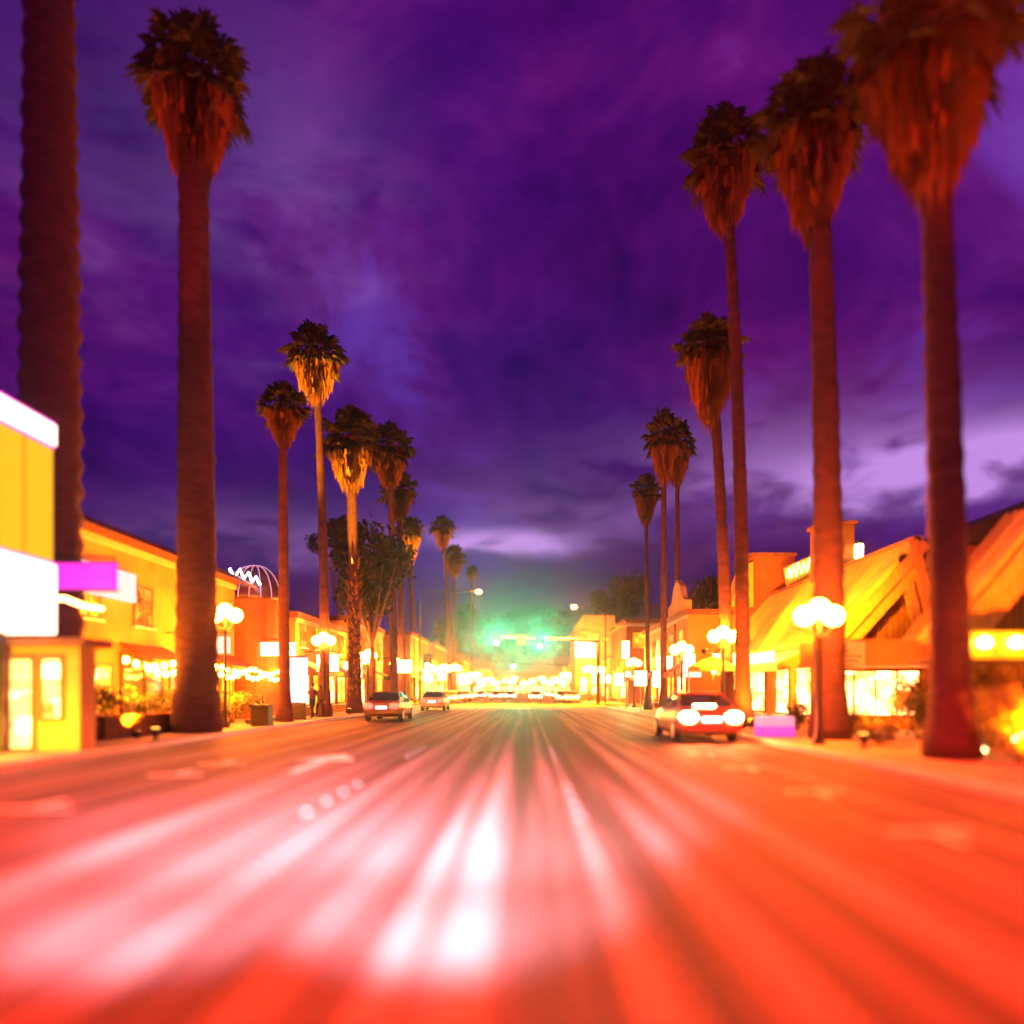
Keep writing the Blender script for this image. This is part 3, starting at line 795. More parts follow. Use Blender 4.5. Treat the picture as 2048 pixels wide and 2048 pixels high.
# blade signs on the ochre building
def blade(x0, x1, z0, z1, Y, m, label, wallx, frame=True):
    t = thing('blade_sign', label, 'sign', ((x0 + x1) / 2, Y, z0), 'lit signs hung from the shop fronts')
    B(x0, Y, z0, x1, Y + .16, z1).build('sign_panel', m, t, bevel=.02)
    mb = MB(); e = .04
    mb.box(x0 - e, Y - .02, z1 + .002, x1 + e, Y + .18, z1 + e).box(x0 - e, Y - .02, z0 - e, x1 + e, Y + .18, z0 - .002)
    mb.build('sign_frame', metal_d, t)
    s = -1 if wallx < x0 else 1
    MB().tube([(wallx, Y + .08, z1 + .16), (x1 if s < 0 else x0, Y + .08, z1 + .16)], .03, 6).build('bracket', metal_d, t)
    return t
blade(at(92, 0, 17.8)[0], at(215, 0, 17.8)[0], at(0, 1112, 17.8)[2], at(0, 1062, 17.8)[2], 17.8, magenta_sign, 'glowing magenta sign projecting from the ochre building', LF)
blade(-12.9, -11.55, 2.95, 3.6, 27.2, pink_sign, 'pale pink hanging sign above the patio lights', LF)
blade(at(500, 0, 34)[0] - .3, at(565, 0, 34)[0] - .3, 3.2, 3.85, 34.2, white_sign, 'wide white sign above the lilac poster board', -12)
blade(at(597, 0, 38)[0], at(637, 0, 38)[0], 2.55, 3.45, 38, white_sign, 'square white shop sign hung below the second left street lamp', -12)
blade(at(648, 0, 44)[0], at(682, 0, 44)[0], 2.35, 3.3, 44, white_sign, 'square white shop sign next to the shaggy palm', -12)
blade(at(742, 0, 55)[0], at(775, 0, 55)[0], 2.9, 3.9, 55, white_sign, 'white shop sign just before the left crossing corner', -12)
# lilac poster board
x0 = at(540, 0, 33)[0]; x1 = at(578, 0, 33)[0]
t = thing('poster_board', 'glowing lilac poster board standing on the left pavement', 'poster board', ((x0 + x1) / 2, 33, .13))
B(x0, 33, .95, x1, 33.16, 3.05).build('poster_panel', lilac_sign, t, bevel=.02)
B(x0 + .06, 32.98, .13, x1 - .06, 33.18, .92).build('plinth', metal_d, t, bevel=.02)
B(x0 - .05, 32.96, 3.053, x1 + .05, 33.2, 3.15).build('cap', metal_d, t)
# litter bin
x, y, z = at(494, 1335, 27)
t = thing('litter_bin', 'square black litter bin on the left pavement', 'litter bin', (x, 27, .13))
B(x - .34, 26.7, .16, x + .34, 27.3, .88).build('body', black_p, t, bevel=.03)
B(x - .37, 26.66, .883, x + .37, 27.34, .97).build('lid', black_p, t, bevel=.02)
B(x - .3, 26.74, .13, x + .3, 27.26, .158).build('base', metal_d, t)
# planter wall
t = thing('planter_wall', 'low dark planter wall in front of the patio', 'planter', (-11.75, 22.5, .13))
B(-11.95, 19.4, .13, -11.65, 27.2, .72).build('wall', soil, t, bevel=.02)
B(-12.0, 19.35, .722, -11.6, 27.25, .79).build('coping', roof_tile, t)
# patio string lights
def string_lights(label, p0, p1, spans, sag, bulbs):
    t = thing('string_lights', label, 'string lights', (p0[0], p0[1], .13), 'festoon lights over the patio')
    p0 = Vector(p0); p1 = Vector(p1); pts = []
    for i in range(spans * 8 + 1):
        f = i / (spans * 8); g = (f * spans) % 1
        p = p0.lerp(p1, f); p.z -= sag * 4 * g * (1 - g); pts.append(p)
    MB().tube(pts, .012, 4).build('cable', black_p, t)
    me = GL.setdefault('bulb', MB().ball((0, 0, 0), .085, 8, 1.2).mesh('bulb', bulb_m, True))
    base = WL[t]
    for i in range(bulbs):
        f = (i + .5) / bulbs; g = (f * spans) % 1
        p = p0.lerp(p1, f); p.z -= sag * 4 * g * (1 - g) + .1
        place('bulb', me, t, p - base)
    for k in (0, .5, 1):
        p = p0.lerp(p1, k); MB().tube([(p.x, p.y, .13), (p.x, p.y, p.z + .05)], .035, 6).build('pole', metal_d, t)
string_lights('upper string of patio lights over the planter wall', (-12.45, 21.5, 2.62), (-12.3, 35, 2.60), 4, .22, 24)
string_lights('lower sagging string of patio lights along the shrubs', (-12.1, 22.2, 2.42), (-11.9, 34.5, 2.36), 5, .26, 24)
# patio umbrella helper
def umbrella(x, y, r, z, m, label):
    t = thing('patio_umbrella', label, 'umbrella', (x, y, .13), 'patio umbrellas')
    MB().tube([(x, y, .13), (x, y, z + .35)], .03, 7).build('pole', wood_l, t)
    n = 8
    rim = [(x + r * math.cos(2 * math.pi * k / n), y + r * math.sin(2 * math.pi * k / n), z - .05) for k in range(n)]
    mid = [(x + r * .5 * math.cos(2 * math.pi * k / n), y + r * .5 * math.sin(2 * math.pi * k / n), z + .24) for k in range(n)]
    low = [(a, b, c - .18) for a, b, c in rim]
    mb = MB(); mb.add(low + rim + mid + [(x, y, z + .42)], [(k, (k + 1) % n, n + (k + 1) % n, n + k) for k in range(n)] + [(n + k, n + (k + 1) % n, 2 * n + (k + 1) % n, 2 * n + k) for k in range(n)] + [(2 * n + k, 2 * n + (k + 1) % n, 3 * n) for k in range(n)])
    o = mb.build('canopy', m, t); o.modifiers.new('solid', 'SOLIDIFY').thickness = .02
    MB().lathe([(.26, 0), (.26, .06), (.05, .1)], (x, y, .13), 14).build('base', metal_d, t)
    MB().ball((x + .0, y - .12, z - .25), .09, 10).build('lamp', bulb_m, t, True)
umbrella(at(1345, 0, 30)[0], 30, 1.1, 2.55, mat('yellow_canvas', (.72, .5, .10), .9, .1, 3), 'yellow patio umbrella lit from beneath, behind the parked car')

# left block 2 and on
shop('left_shop_row', 'orange shop row with hanging signs before the left corner', -12.0, 1, 36.4, 46.6, 5.3, stucco_o, 4, cm=canvas_c, upper=True, wins=(win_warm, win_hot))
shop('left_corner_shop', 'taller amber shop on the left corner of the crossing', -11.8, 1, 46.9, 57.6, 6.2, stucco, 4, cm=canvas_g, upper=True, wins=(win_warm, win_hot), sign=(gold_sign, 48, 53, 3.4, 3.9))
far_l = [(74, 86, 7.4, stucco_o), (86.4, 99, 5.6, stucco), (99.4, 116, 8.0, stucco_r), (116.4, 140, 5.8, stucco_w), (140.4, 170, 7.5, stucco_o), (170.4, 215, 6.0, stucco), (215.5, 270, 8, stucco_o)]
nm_l = ['ochre', 'cream', 'brick-red', 'pale', 'low amber', 'long cream', 'last ochre']
for i, (a, b, h, m) in enumerate(far_l):
    shop('distant_shop', f'{nm_l[i]} shop building beyond the crossing, left side, {ORD[i]} from the corner', -12.2 - .4 * (i % 3), 1, a, b, h, m, 4, upper=h > 6, wins=(win_warm, win_hot))
far_r = [(88, 97, 5.6, stucco_o), (113, 130, 7.2, stucco_w), (130.4, 160, 5.6, stucco_o), (160.4, 200, 7.8, stucco), (200.5, 260, 6.2, stucco_r)]
nm_r = ['ochre', 'pale', 'low amber', 'long cream', 'last brick-red']
for i, (a, b, h, m) in enumerate(far_r):
    shop('distant_shop', f'{nm_r[i]} shop building past the gold corner building, right side, {ORD[i]} in line', 10.6 + .3 * (i % 3), -1, a, b, h, m, 4, upper=h > 6, wins=(win_warm, win_hot))

# gold corner building with white sign
Y = 100
t = thing('gold_corner_building', 'tall gold-lit building with stepped top and white sign', 'building', (10, Y, .13), 'shop buildings along the street')
xa, xb = at(1078, 0, Y)[0], at(1156, 0, Y)[0]
zt = at(0, 1162, Y)[2]
B(xa + .5, Y, .1, xb + 4, Y + 11, zt - 1.7).build('wall', stucco, t)
MB().prism([(xa, zt - 2.6), (xa + .9, zt - 1.0), (xa + 1.6, zt), (xb + .2, zt), (xb + .2, zt - 1.0), (xb + .2, zt - 1.697), (xa + .49, zt - 1.697)], Y - .6, Y + 11.2).build('roof', roof_gold, t)
for k in range(3): B(xa + 2.0, Y - .64, zt - .3 - .35 * k, xb + .2, Y - .603, zt - .16 - .35 * k).build('trim', stucco_w, t)
sx0, sx1 = at(1084, 0, Y)[0], at(1121, 0, Y)[0]
B(sx0, Y - 1.0, at(0, 1241, Y)[2], sx1, Y - .66, at(0, 1210, Y)[2]).build('sign_panel', hot_sign, t, bevel=.05)
for k, (a, b) in enumerate(((xa + 1.2, xa + 2.2), (xa + 2.9, xa + 3.9), (xa + 4.4, xa + 5.2))):
    face_window(t, Y, a, b, 1.0, 3.4, win_hot, 'window', 0); face_window(t, Y, a, b, 8.6, 10.0 - .4 * k, win_warm, 'window', 0)
lamp('wall_light', 'SPOT', (xa + 3, Y - 5, 1.2), GOLD, 9000, t, (R(135), 0, 0), spot_size=R(100), spot_blend=.8, shadow_soft_size=.3)
# the block that closes the view where the street bends away
t = thing('closing_block', 'long lit block closing the far end of the street', 'building', (-2, 284, .13), 'shop buildings along the street')
B(-16, 284, -.02, 14, 296, 8.5).build('wall', stucco_r, t)
B(-16.3, 283.6, 8.503, 14.3, 296.4, 9.1).build('roof', roof_tile, t)
for k in range(11):
    a = -15 + 2.6 * k
    face_window(t, 284, a, a + 1.9, .6, 3.0 + .5 * (k % 2), win_hot, 'window', 0)
    if k % 2: face_window(t, 284, a + .2, a + 1.5, 4.8, 6.6, win_warm, 'window', 0)
for k in range(4): B(-13.5 + 6.6 * k, 283.3, 3.9 + .5 * (k % 2), -10.8 + 6.6 * k, 283.9, 4.9 + .6 * (k % 2)).build('fascia_sign', (white_sign, hot_sign)[k % 2], t)
for k in range(7): lamp_post(-10.5 + 3.2 * k, 240 + 5 * (k % 4), 4.2 + .8 * (k % 3), f'{ORD[k]} globe lamp from the left before the block closing the street', globe_far)
# flat-roofed block across the side road
t = shop('flat_roof_block', 'flat-roofed block with wide canopy on the far right corner', 10.6, -1, 74, 87, 8.8, stucco_r, 3, upper=True, wins=(win_warm, win_hot))
B(9.4, 73.4, 8.3, 18, 74.6, 8.55).build('canopy', stucco_w, t)
for a in (11.3, 14.2): face_window(t, 74, a, a + 1.7, 6.0, 7.6, win_warm, 'window', 0)

# right side block between crossing and lodge
t = shop('mission_front_shop', 'amber shop with curved gable front before the right corner', 9.6, -1, 41.5, 56.8, 6.0, stucco_o, 5, upper=True, cm=canvas_r, wins=(win_warm, win_hot))
pts = [(41.6, 6.33), (41.6, 6.9), (42.6, 7.2), (43.2, 8.0), (44.2, 8.5), (45.2, 8.0), (45.8, 7.2), (46.8, 6.9), (46.8, 6.33)]
MB().slab([(a, b) for a, b in pts], 0, 9.5, 9.85).build('gable', stucco, t)
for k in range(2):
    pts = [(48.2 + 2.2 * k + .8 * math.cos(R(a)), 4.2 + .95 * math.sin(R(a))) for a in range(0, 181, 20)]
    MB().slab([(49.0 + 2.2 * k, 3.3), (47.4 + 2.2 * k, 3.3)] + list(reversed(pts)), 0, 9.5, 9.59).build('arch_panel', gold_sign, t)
blade(8.35, 9.3, 2.8, 3.7, 44.5, white_sign, 'white shop sign beneath the curved gable', 9.6)
blade(8.3, 9.4, 2.2, 2.9, 37.5, pink_sign, 'pink-white sign hung beside the lit awning', 10.6)
blade(8.9, 10.3, 2.65, 3.25, 33.2, hot_sign, 'long bright sign under the gable beside the lit awning', 10.6)

# A-frame lodge: folded roofs whose gables face the oncoming traffic
def aframe(name, label, Y0, Y1, left, apex, right, thick, wm, boards=2):
    """left, apex, right: (x, z) of the eaves and ridge"""
    t = thing(name, label, 'building', ((left[0] + right[0]) / 2, Y0, .13), 'A-frame lodges on the right')
    def slope(p, q, nm, m, y0, y1, th):
        d = Vector((q[0] - p[0], q[1] - p[1])).normalized(); n = Vector((d.y, -d.x)) * th
        if n.y > 0: n = -n
        return MB().prism([p, q, (q[0] + n.x, q[1] + n.y), (p[0] + n.x, p[1] + n.y)], y0, y1).build(nm, m, t)
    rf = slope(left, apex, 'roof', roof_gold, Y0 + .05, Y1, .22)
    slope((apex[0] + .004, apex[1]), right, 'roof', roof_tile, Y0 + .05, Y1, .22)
    # standing seams on the sheet roof
    d = Vector((apex[0] - left[0], apex[1] - left[1])); dn = Vector((-d.y, d.x)).normalized() * .025
    y = Y0 + .6
    while y < Y1 - .2:
        MB().prism([(left[0], left[1]), (apex[0], apex[1]), (apex[0] + dn.x, apex[1] + dn.y), (left[0] + dn.x, left[1] + dn.y)], y, y + .03).build('roof_seam', roof_gold, rf)
        y += .6
    for k in range(boards):
        o = .16 + .42 * k; e = .34
        for p, q in ((left, apex), (right, apex)):
            dd = Vector((q[0] - p[0], q[1] - p[1])).normalized(); nn = Vector((dd.y, -dd.x))
            if nn.y > 0: nn = -nn
            a = (p[0] + nn.x * o, p[1] + nn.y * o); b = (q[0] + nn.x * o - dd.x * o * .9, q[1] + nn.y * o - dd.y * o * .9)
            MB().prism([a, b, (b[0] + nn.x * e, b[1] + nn.y * e), (a[0] + nn.x * e, a[1] + nn.y * e)], Y0 - .12 + .16 * k + (.01 if p is right else 0), Y0 + .04 + .16 * k + (.01 if p is right else 0)).build('bargeboard', wood_l, t)
    # gable wall and its boards
    i = .25
    gw = MB().prism([(left[0] + i, left[1] - .1), (right[0] - i, right[1] - .1), (apex[0], apex[1] - .35)], Y0 + .7, Y0 + .95).build('gable_wall', wm, t)
    x = left[0] + .7
    while x < right[0] - .4:
        if x < apex[0]: zt = left[1] + (apex[1] - left[1]) * (x - left[0]) / (apex[0] - left[0])
        else: zt = right[1] + (apex[1] - right[1]) * (right[0] - x) / (right[0] - apex[0])
        if zt - .75 > left[1] + .15: B(x, Y0 + .64, left[1] - .05, x + .07, Y0 + .698, zt - .75).build('batten', wood, gw)
        x += .2
    return t
Y = 24
P = lambda px, py, Y: (at(px, py, Y)[0], at(px, py, Y)[2])
lodge = aframe('lodge', 'gold A-frame lodge with steep bargeboards above the bright window', Y, 38.5, P(1560, 1203, Y), P(1736, 1008, Y), P(1782, 1196, Y), .2, wood)
t = lodge
xl = P(1560, 1203, Y)[0]
B(xl + .3, Y + .7, .1, 17, 38, 3.3).build('wall', stucco, t)
x0, x1 = P(1572, 0, Y)[0], P(1742, 0, Y)[0]
face_window(t, Y + .7, x0 + .25, x1 + .2, P(0, 1350, Y)[1], P(0, 1266, Y)[1], lit_glass('lodge_window_glass', (1.2, .5, .02), (22, 6, 1.6), (1.1, 1.1, 1.3), 1.7), 'window', 3)
# canopy band along the front
Yc = 22.6
B(P(1556, 0, Yc)[0], Yc, P(0, 1256, Yc)[1], 16, Y + .69, P(0, 1206, Yc)[1]).build('canopy', stucco_o, t, bevel=.02)
B(P(1558, 0, Yc)[0], Yc - .06, P(0, 1262, Yc)[1], P(1630, 0, Yc)[0], Yc - .004, P(0, 1210, Yc)[1]).build('notice_board', mat('pale_notice_board', (.74, .62, .52), .7, .1, 4), t)
for k in range(4): B(P(1562, 0, Yc)[0], Yc - .075, 2.75 - .16 * k, P(1600 + 8 * ((k * 3) % 4), 0, Yc)[0], Yc - .061, 2.80 - .16 * k).build('text_line', mat('grey_print', (.25, .18, .14), .8), t)
# side wall windows facing the road
for a, b in ((26.0, 27.4), (28.2, 29.6), (31.0, 33.4), (34.4, 37)):
    shop_window(t, xl + .3, -1, a, b, .6, 2.35, win_hot, mull=0)
awning(t, xl + .3, -1, 26, 34, 3.05, 1.3, canvas_c)
B(xl - 1.02 - .06, 26.2, 2.62, xl - 1.06 + .02, 33.8, 2.98).build('fascia_sign', hot_sign, t)
# second lodge, nearer
Y2 = 17.2
l2 = aframe('lodge', 'nearer A-frame lodge cut off by the right edge of the view', Y2, 18.3, P(1772, 1200, Y2), P(1990, 935, Y2), P(2170, 1200, Y2), .2, wood)
x2 = P(1772, 0, Y2)[0]
B(14.0, Y2 + 1.15, .1, 19, 22.3, 3.4).build('wall', stucco, l2)
for yy in (17.9, 18.25): MB().prism([P(1772, 1200, Y2), P(1990, 935, Y2), (P(1990, 935, Y2)[0], P(1990, 935, Y2)[1] - .3), (P(1772, 1200, Y2)[0] + .25, P(1772, 1200, Y2)[1])], yy + .6, yy + .72).build('rafter', wood_l, l2)
MB().tube([(x2 + .5, Y2 + .3, .13), (x2 + .5, Y2 + .3, 2.9)], .09, 8).build('post', wood_l, l2)
Yb = 16.2
B(P(1800, 0, Yb)[0], Yb, P(0, 1243, Yb)[1], 15, Yb + .5, P(0, 1190, Yb)[1]).build('light_box', gold_sign, l2, bevel=.06)
for px in (1808, 1858, 1918, 1975): 
    x, y, z = at(px, 1212, Yb - .1)
    MB().ball((x, y, z), .15, 12, .9).build('lamp', hot_sign if px < 1820 else globe_far, l2, True)
B(P(1735, 0, Yb)[0], Yb - .5, P(0, 1253, Yb)[1], 15.4, Yb + .6, P(0, 1245, Yb)[1]).build('canopy', roof_dark, l2)
# dark big roof behind, chimney, rooftop block, rooftop sign
t = thing('dark_roofed_hall', 'big black-roofed hall rising behind the nearer lodge', 'building', (18, 24, .13), 'shop buildings along the street')
Yh = 23.5
hx = lambda px: at(px, 0, Yh)[0]; hz = lambda py: at(0, py, Yh)[2]
B(hx(1815), Yh, .1, hx(2120), 36, hz(1030)).build('wall', stucco_r, t)
MB().prism([(hx(1790), hz(1012)), (hx(1932), hz(945)), (hx(2050), hz(905)), (hx(2180), hz(1012)), (hx(2180), hz(1028)), (hx(1790), hz(1028))], Yh - .6, 36.5).build('roof', roof_dark, t)
t = thing('chimney_stack', 'square dark chimney above the lodge ridge', 'chimney', (at(1580, 0, 31)[0], 31, .13))
B(at(1552, 0, 31)[0], 31, 3, at(1612, 0, 31)[0], 32.4, at(0, 990, 31)[2]).build('shaft', brick_m, t, bevel=.02)
B(at(1547, 0, 31)[0], 30.9, at(0, 990, 31)[2] + .002, at(1617, 0, 31)[0], 32.5, at(0, 983, 31)[2]).build('cap', brick_m, t)
t = thing('roof_block', 'dark red block beyond the lodge with a taller gold edge', 'building', (at(1455, 0, 41)[0], 41, .13), 'shop buildings along the street')
B(at(1420, 0, 40)[0], 40, .1, at(1500, 0, 40)[0], 41.3, at(0, 1050, 40)[2]).build('wall', stucco_r, t)
B(at(1416, 0, 40)[0], 39.9, at(0, 1050, 40)[2] + .002, at(1503, 0, 40)[0], 41.4, at(0, 1043, 40)[2]).build('roof', roof_tile, t)
MB().prism([P(1376, 1145, 40), P(1400, 1070, 40), P(1419, 1060, 40), P(1419, 1145, 40)], 39.8, 41.2).build('side_gable', roof_gold, t)
t = thing('rooftop_sign', 'rooftop sign board with glowing scrawled tube letters above the lodge', 'sign', (at(1515, 0, 36)[0], 36, 6))
mb = MB(); q = [P(1478, 1072, 36), P(1548, 1040, 36), P(1548, 1085, 36), P(1486, 1112, 36)]
mb.prism(q, 36, 36.15).build('sign_board', wood_l, t)
scr = [(1484, 1090), (1488, 1072), (1492, 1090), (1496, 1066), (1502, 1088), (1506, 1062), (1512, 1082), (1516, 1060), (1522, 1078), (1527, 1054), (1532, 1072), (1537, 1050), (1542, 1068), (1546, 1050)]
MB().tube([at(a, b, 35.9) for a, b in scr], .035, 6).build('tube_lettering', tube_m, t)
for px in (1500, 1535): MB().tube([at(px, 1085, 36.1), at(px, 1190, 36.1)], .05, 6).build('post', metal_d, t)
x, y, z = at(1620, 1040, 30.5)
t = thing('roof_lantern', 'small glowing lantern on the lodge ridge beside the chimney', 'lantern', (x, y, z - .9))
MB().tube([(x, y, z - 1.6), (x, y, z - .3)], .04, 6).build('post', metal_d, t)
B(x - .14, y - .14, z - .3, x + .14, y + .14, z + .3).build('lamp', tube_m, t, bevel=.03)
MB().lathe([(.24, 0), (.03, .2)], (x, y, z + .302), 8).build('cap', metal_d, t)
# added floodlights that wash the lodges, ochre wall and kiosk with light
def added_flood(x, y, z, aim, color, w, label, size=95):  # z: foot of the housing
    t = thing('floodlight', label, 'floodlight', (x, y, z), 'added floodlights that wash the fronts')
    MB().lathe([(.07, 0), (.14, .06), (.15, .2), (.14, .205)], (x, y, z), 12).build('housing', metal_d, t, True)
    d = Vector(aim) - Vector((x, y, z + .3))
    lamp('added_floodlight_beam', 'SPOT', (x, y, z + .3), color, w, t, d.to_track_quat('-Z', 'Y').to_euler(), spot_size=R(size), spot_blend=.9, shadow_soft_size=.12)
added_flood(7.9, 25.5, .13, (12.2, 29, 5.4), (1, .2, .003), 5200, 'added pavement floodlight aimed at the gold lodge roof')
added_flood(8.0, 33.5, .13, (12, 34, 5), (1, .15, .003), 3600, 'added pavement floodlight farther along the lodge')
added_flood(9.6, 19.2, .13, (12.6, 24, 4.4), (1, .10, .002), 2600, 'added floodlight in the shrubs aimed at the lodge gable')
added_flood(10.2, 12.6, .13, (12.5, 17.5, 4.2), (1, .10, .002), 2600, 'added floodlight in the shrubs aimed at the nearer lodge')
added_flood(-11.3, 28.5, .13, (-14, 29.5, 5), (1, .24, .003), 6500, 'added floodlight behind the planter aimed at the ochre wall')
added_flood(-11.3, 20.3, .13, (-14, 22.5, 5), (1, .24, .003), 6000, 'added floodlight behind the planter nearest the pylon sign')

added_flood(8.1, 20.45, 3.3, (12.8, 29, 5.8), (1, .26, .002), 15000, 'added floodlight strapped to the dark tapering palm, aimed at the lodge roof', 60)
added_flood(7.3, 28.6, 3.0, (13, 35, 5.2), (1, .26, .002), 13000, 'added floodlight clamped on the lamp post by the umbrella', 70)
added_flood(9.0, 12.2, .13, (13, 17.2, 4.6), (1, .14, .001), 9000, 'added floodlight by the path lights aimed at the nearer lodge')
added_flood(-10.3, 13.0, .13, (-11.3, 16, 1.2), (1, .42, .01), 1500, 'added floodlight at the left kerb aimed at the ticket kiosk')
shrub(11.2, 17.0, 1.0, 2.4, 'tall yellow bush under the nearer lodge canopy', 1)
shrub(12.6, 18.4, 1.1, 2.6, 'tallest bush, behind the others under the nearer lodge canopy', 0)
shrub(11.0, 19.6, .9, 1.8, 'rounded bush between the lodge window and the canopy', 0)
# purple planter box
Yp = 20.6
x0, x1 = at(1437, 0, Yp)[0], at(1500, 0, Yp)[0]
t = thing('planter_box', 'glowing pink and purple planter box at the right kerb', 'planter', ((x0 + x1) / 2, Yp, .13))
B(x0, Yp, .14, x1, Yp + .7, .45).build('lower_panel', magenta_sign if False else emit('violet_light_box', (.75, .02, .75), .5), t, bevel=.02)
B(x0 + .01, Yp + .01, .452, x1 - .01, Yp + .69, .74).build('upper_panel', emit('pale_violet_light_box', (.9, .34, .62), .5), t, bevel=.02)
# path lights
for px, py, Yq, l in ((1838, 1408, 14.6, 'low chevron path light nearer the road'), (1926, 1388, 14.2, 'slanted path light at the right edge')):
    x, y, z = at(px, py, Yq)
    t = thing('path_light', l, 'path light', (x, Yq, .13), 'low path lights among the right shrubs')
    MB().tube([(x, Yq, .13), (x, Yq, z - .02)], .02, 6).build('stake', metal_d, t)
    s = .24
    pts = [(x - s, Yq, z - .09), (x - .02, Yq, z + .08), (x + s, Yq, z - .09)] if px < 1900 else [(x - s, Yq, z - .12), (x + s, Yq, z + .14)]
    MB().tube(pts, .028, 6).build('lamp_tube', emit('path_tube', (1, .6, .2), 16), t)

# ------------------------------------------------------------------ cars
def car_mats(name, col): return mat('car_paint_' + name, col, .28, .04, 2, coat=.6, spec=.5)
def car(x, y, paint, label, tail, plate=plate_m, hgt=1.0):
    """saloon seen from behind, its rear bumper at y"""
    t = thing('parked_car' if abs(x + 1) > 4 else 'car', label, 'car', (x, y, 0), 'cars on the street')
    w = .90
    st = [(0.0, .80, .36, .92), (.10, .86, .28, 1.0), (.6, .90, .22, 1.03), (1.6, .91, .2, .98), (2.9, .91, .2, .96), (3.6, .89, .22, .90), (4.3, .82, .26, .78), (4.5, .70, .34, .68)]
    rings = []
    for yy, hw, zl, zt in st:
        zt *= hgt
        rings.append([(x + a * hw, y + yy, zl + (zt - zl) * b) for a, b in ((-.86, 0), (-.98, .18), (-1, .55), (-.97, .86), (-.88, 1), (.88, 1), (.97, .86), (1, .55), (.98, .18), (.86, 0))])
    MB().loft(rings).build('body', paint, t, bevel=.03)
    zb = .97 * hgt; zt = 1.44 * hgt
    cab = [[(x + a, y + b, z) for a, b in ((-hw, y0), (hw, y0), (hw + .02, (y0 + y1) / 2), (hw, y1), (-hw, y1), (-hw - .02, (y0 + y1) / 2))] for z, hw, y0, y1 in ((zb - .04, .80, .45, 3.35), (zb + .2, .74, .78, 2.95), (zt - .05, .62, 1.25, 2.4))]
    MB().loft(cab).build('windows', glass_d, t)
    rf = [[(x + a, y + b, z) for a, b in ((-hw, y0), (hw, y0), (hw, y1), (-hw, y1))] for z, hw, y0, y1 in ((zt - .048, .64, 1.2, 2.45), (zt + .01, .60, 1.27, 2.38), (zt + .025, .45, 1.45, 2.2))]
    MB().loft(rf).build('roof', paint, t, bevel=.02)
    for s in (-1, 1):
        MB().tube([(x + s * .80, y + .50, zb), (x + s * .635, y + 1.25, zt - .04)], .035, 6).build('pillar', paint, t)
        MB().loft([[(x + s * (.63 + a * sc_ * .25), y + d_, .76 + b * sc_ * .16) for a, b in ((math.cos(R(q)), math.sin(R(q))) for q in range(0, 360, 30))] for sc_, d_ in ((1, .14), (1, -.01), (.8, -.06), (.4, -.085))]).build('tail_light', tail, t, True)
        B(x + s * .96, y + 2.75, .98, x + s * 1.1, y + 2.87, 1.1).build('mirror', paint, t, bevel=.02)
        for yy in (.85, 3.55):
            wh = MB().tube([(x + s * .72, y + yy, .32), (x + s * .74, y + yy, .32), (x + s * .90, y + yy, .32), (x + s * .915, y + yy, .32)], [.30, .325, .325, .29], 18).build('wheel', tyre_m, t, True)
            MB().tube([(x + s * .915, y + yy, .32), (x + s * .925, y + yy, .32)], [.2, .17], 14).build('rim', rim_m, wh)
    B(x - .84, y - .07, .36, x + .84, y + .06, .58).build('bumper', paint, t, bevel=.03)
    B(x - .26, y - .075, .62, x + .26, y - .02, .76).build('number_plate', plate, t)
    return t
xr = at(1335, 0, 20)[0]
c = car(xr, 19.6, car_mats('red', (.25, .02, .015)), 'red car parked at the right kerb, tail lights blazing white', emit('blazing_tail_light', (1, .13, .035), 420), emit('blazing_plate', (1, .6, .5), 5))
B(xr - .40, 19.95, 1.045, xr + .2, 20.05, 1.10).build('brake_light', emit('blazing_brake_light', (1, .3, .1), 90), c)
car(at(722, 0, 34)[0], 33.6, car_mats('maroon', (.10, .012, .014)), 'dark maroon car parked by the left kerb', tail_dim, emit('plate_white', (1, .55, .65), 3.5))
car(at(816, 0, 52)[0], 51.5, car_mats('silver', (.4, .38, .36)), 'silver car parked by the left kerb near the crossing', tail_dim)
car(at(962, 0, 104)[0], 104, car_mats('grey', (.12, .12, .13)), 'grey car driving away down the left lane beyond the crossing', tail_m)
car(at(1010, 0, 92)[0], 92, car_mats('white', (.7, .7, .68)), 'white car driving away in the middle lane beyond the crossing', tail_m)
car(at(1062, 0, 84)[0], 84, car_mats('blue', (.03, .05, .14)), 'blue car driving away in the right lane beyond the crossing', tail_m)
car(at(905, 0, 112)[0], 112, car_mats('crimson', (.22, .01, .01)), 'crimson car parked at the left kerb beyond the crossing', tail_m)
car(at(1100, 0, 90)[0] - 2.2, 90, car_mats('black', (.012, .012, .014)), 'black car parked at the right kerb beyond the crossing', tail_m)

# a second line of far lights: more cars waiting and parked along the far street, and lit signs on its shop fronts
paints = [car_mats(n, c) for n, c in (('tan', (.3, .22, .14)), ('green', (.03, .08, .05)), ('bronze', (.16, .09, .04)), ('pearl', (.62, .6, .56)))]
pn = ['tan', 'green', 'bronze', 'pearl']
protos = []
for k in range(4):
    protos.append(car(-8.6, 79 + 8.2 * k, paints[k], f'{pn[k]} car parked at the far left kerb, {ORD[k]} past the crossing', tail_m))
for k in range(12):
    side = k % 3; y = 82 + 8.5 * k
    xx = (-8.6, 5.4, -4.4)[side] if side != 0 or y > 112 else 5.4
    nm = ('at the far left kerb', 'at the far right kerb', 'queuing in the left lane')[side if side != 0 or y > 112 else 1]
    copy_thing(protos[k % 4], (xx, y + 1.5 * side, 0), f'distant {pn[k % 4]} car {nm}, {ORD[k]} of the far queue')
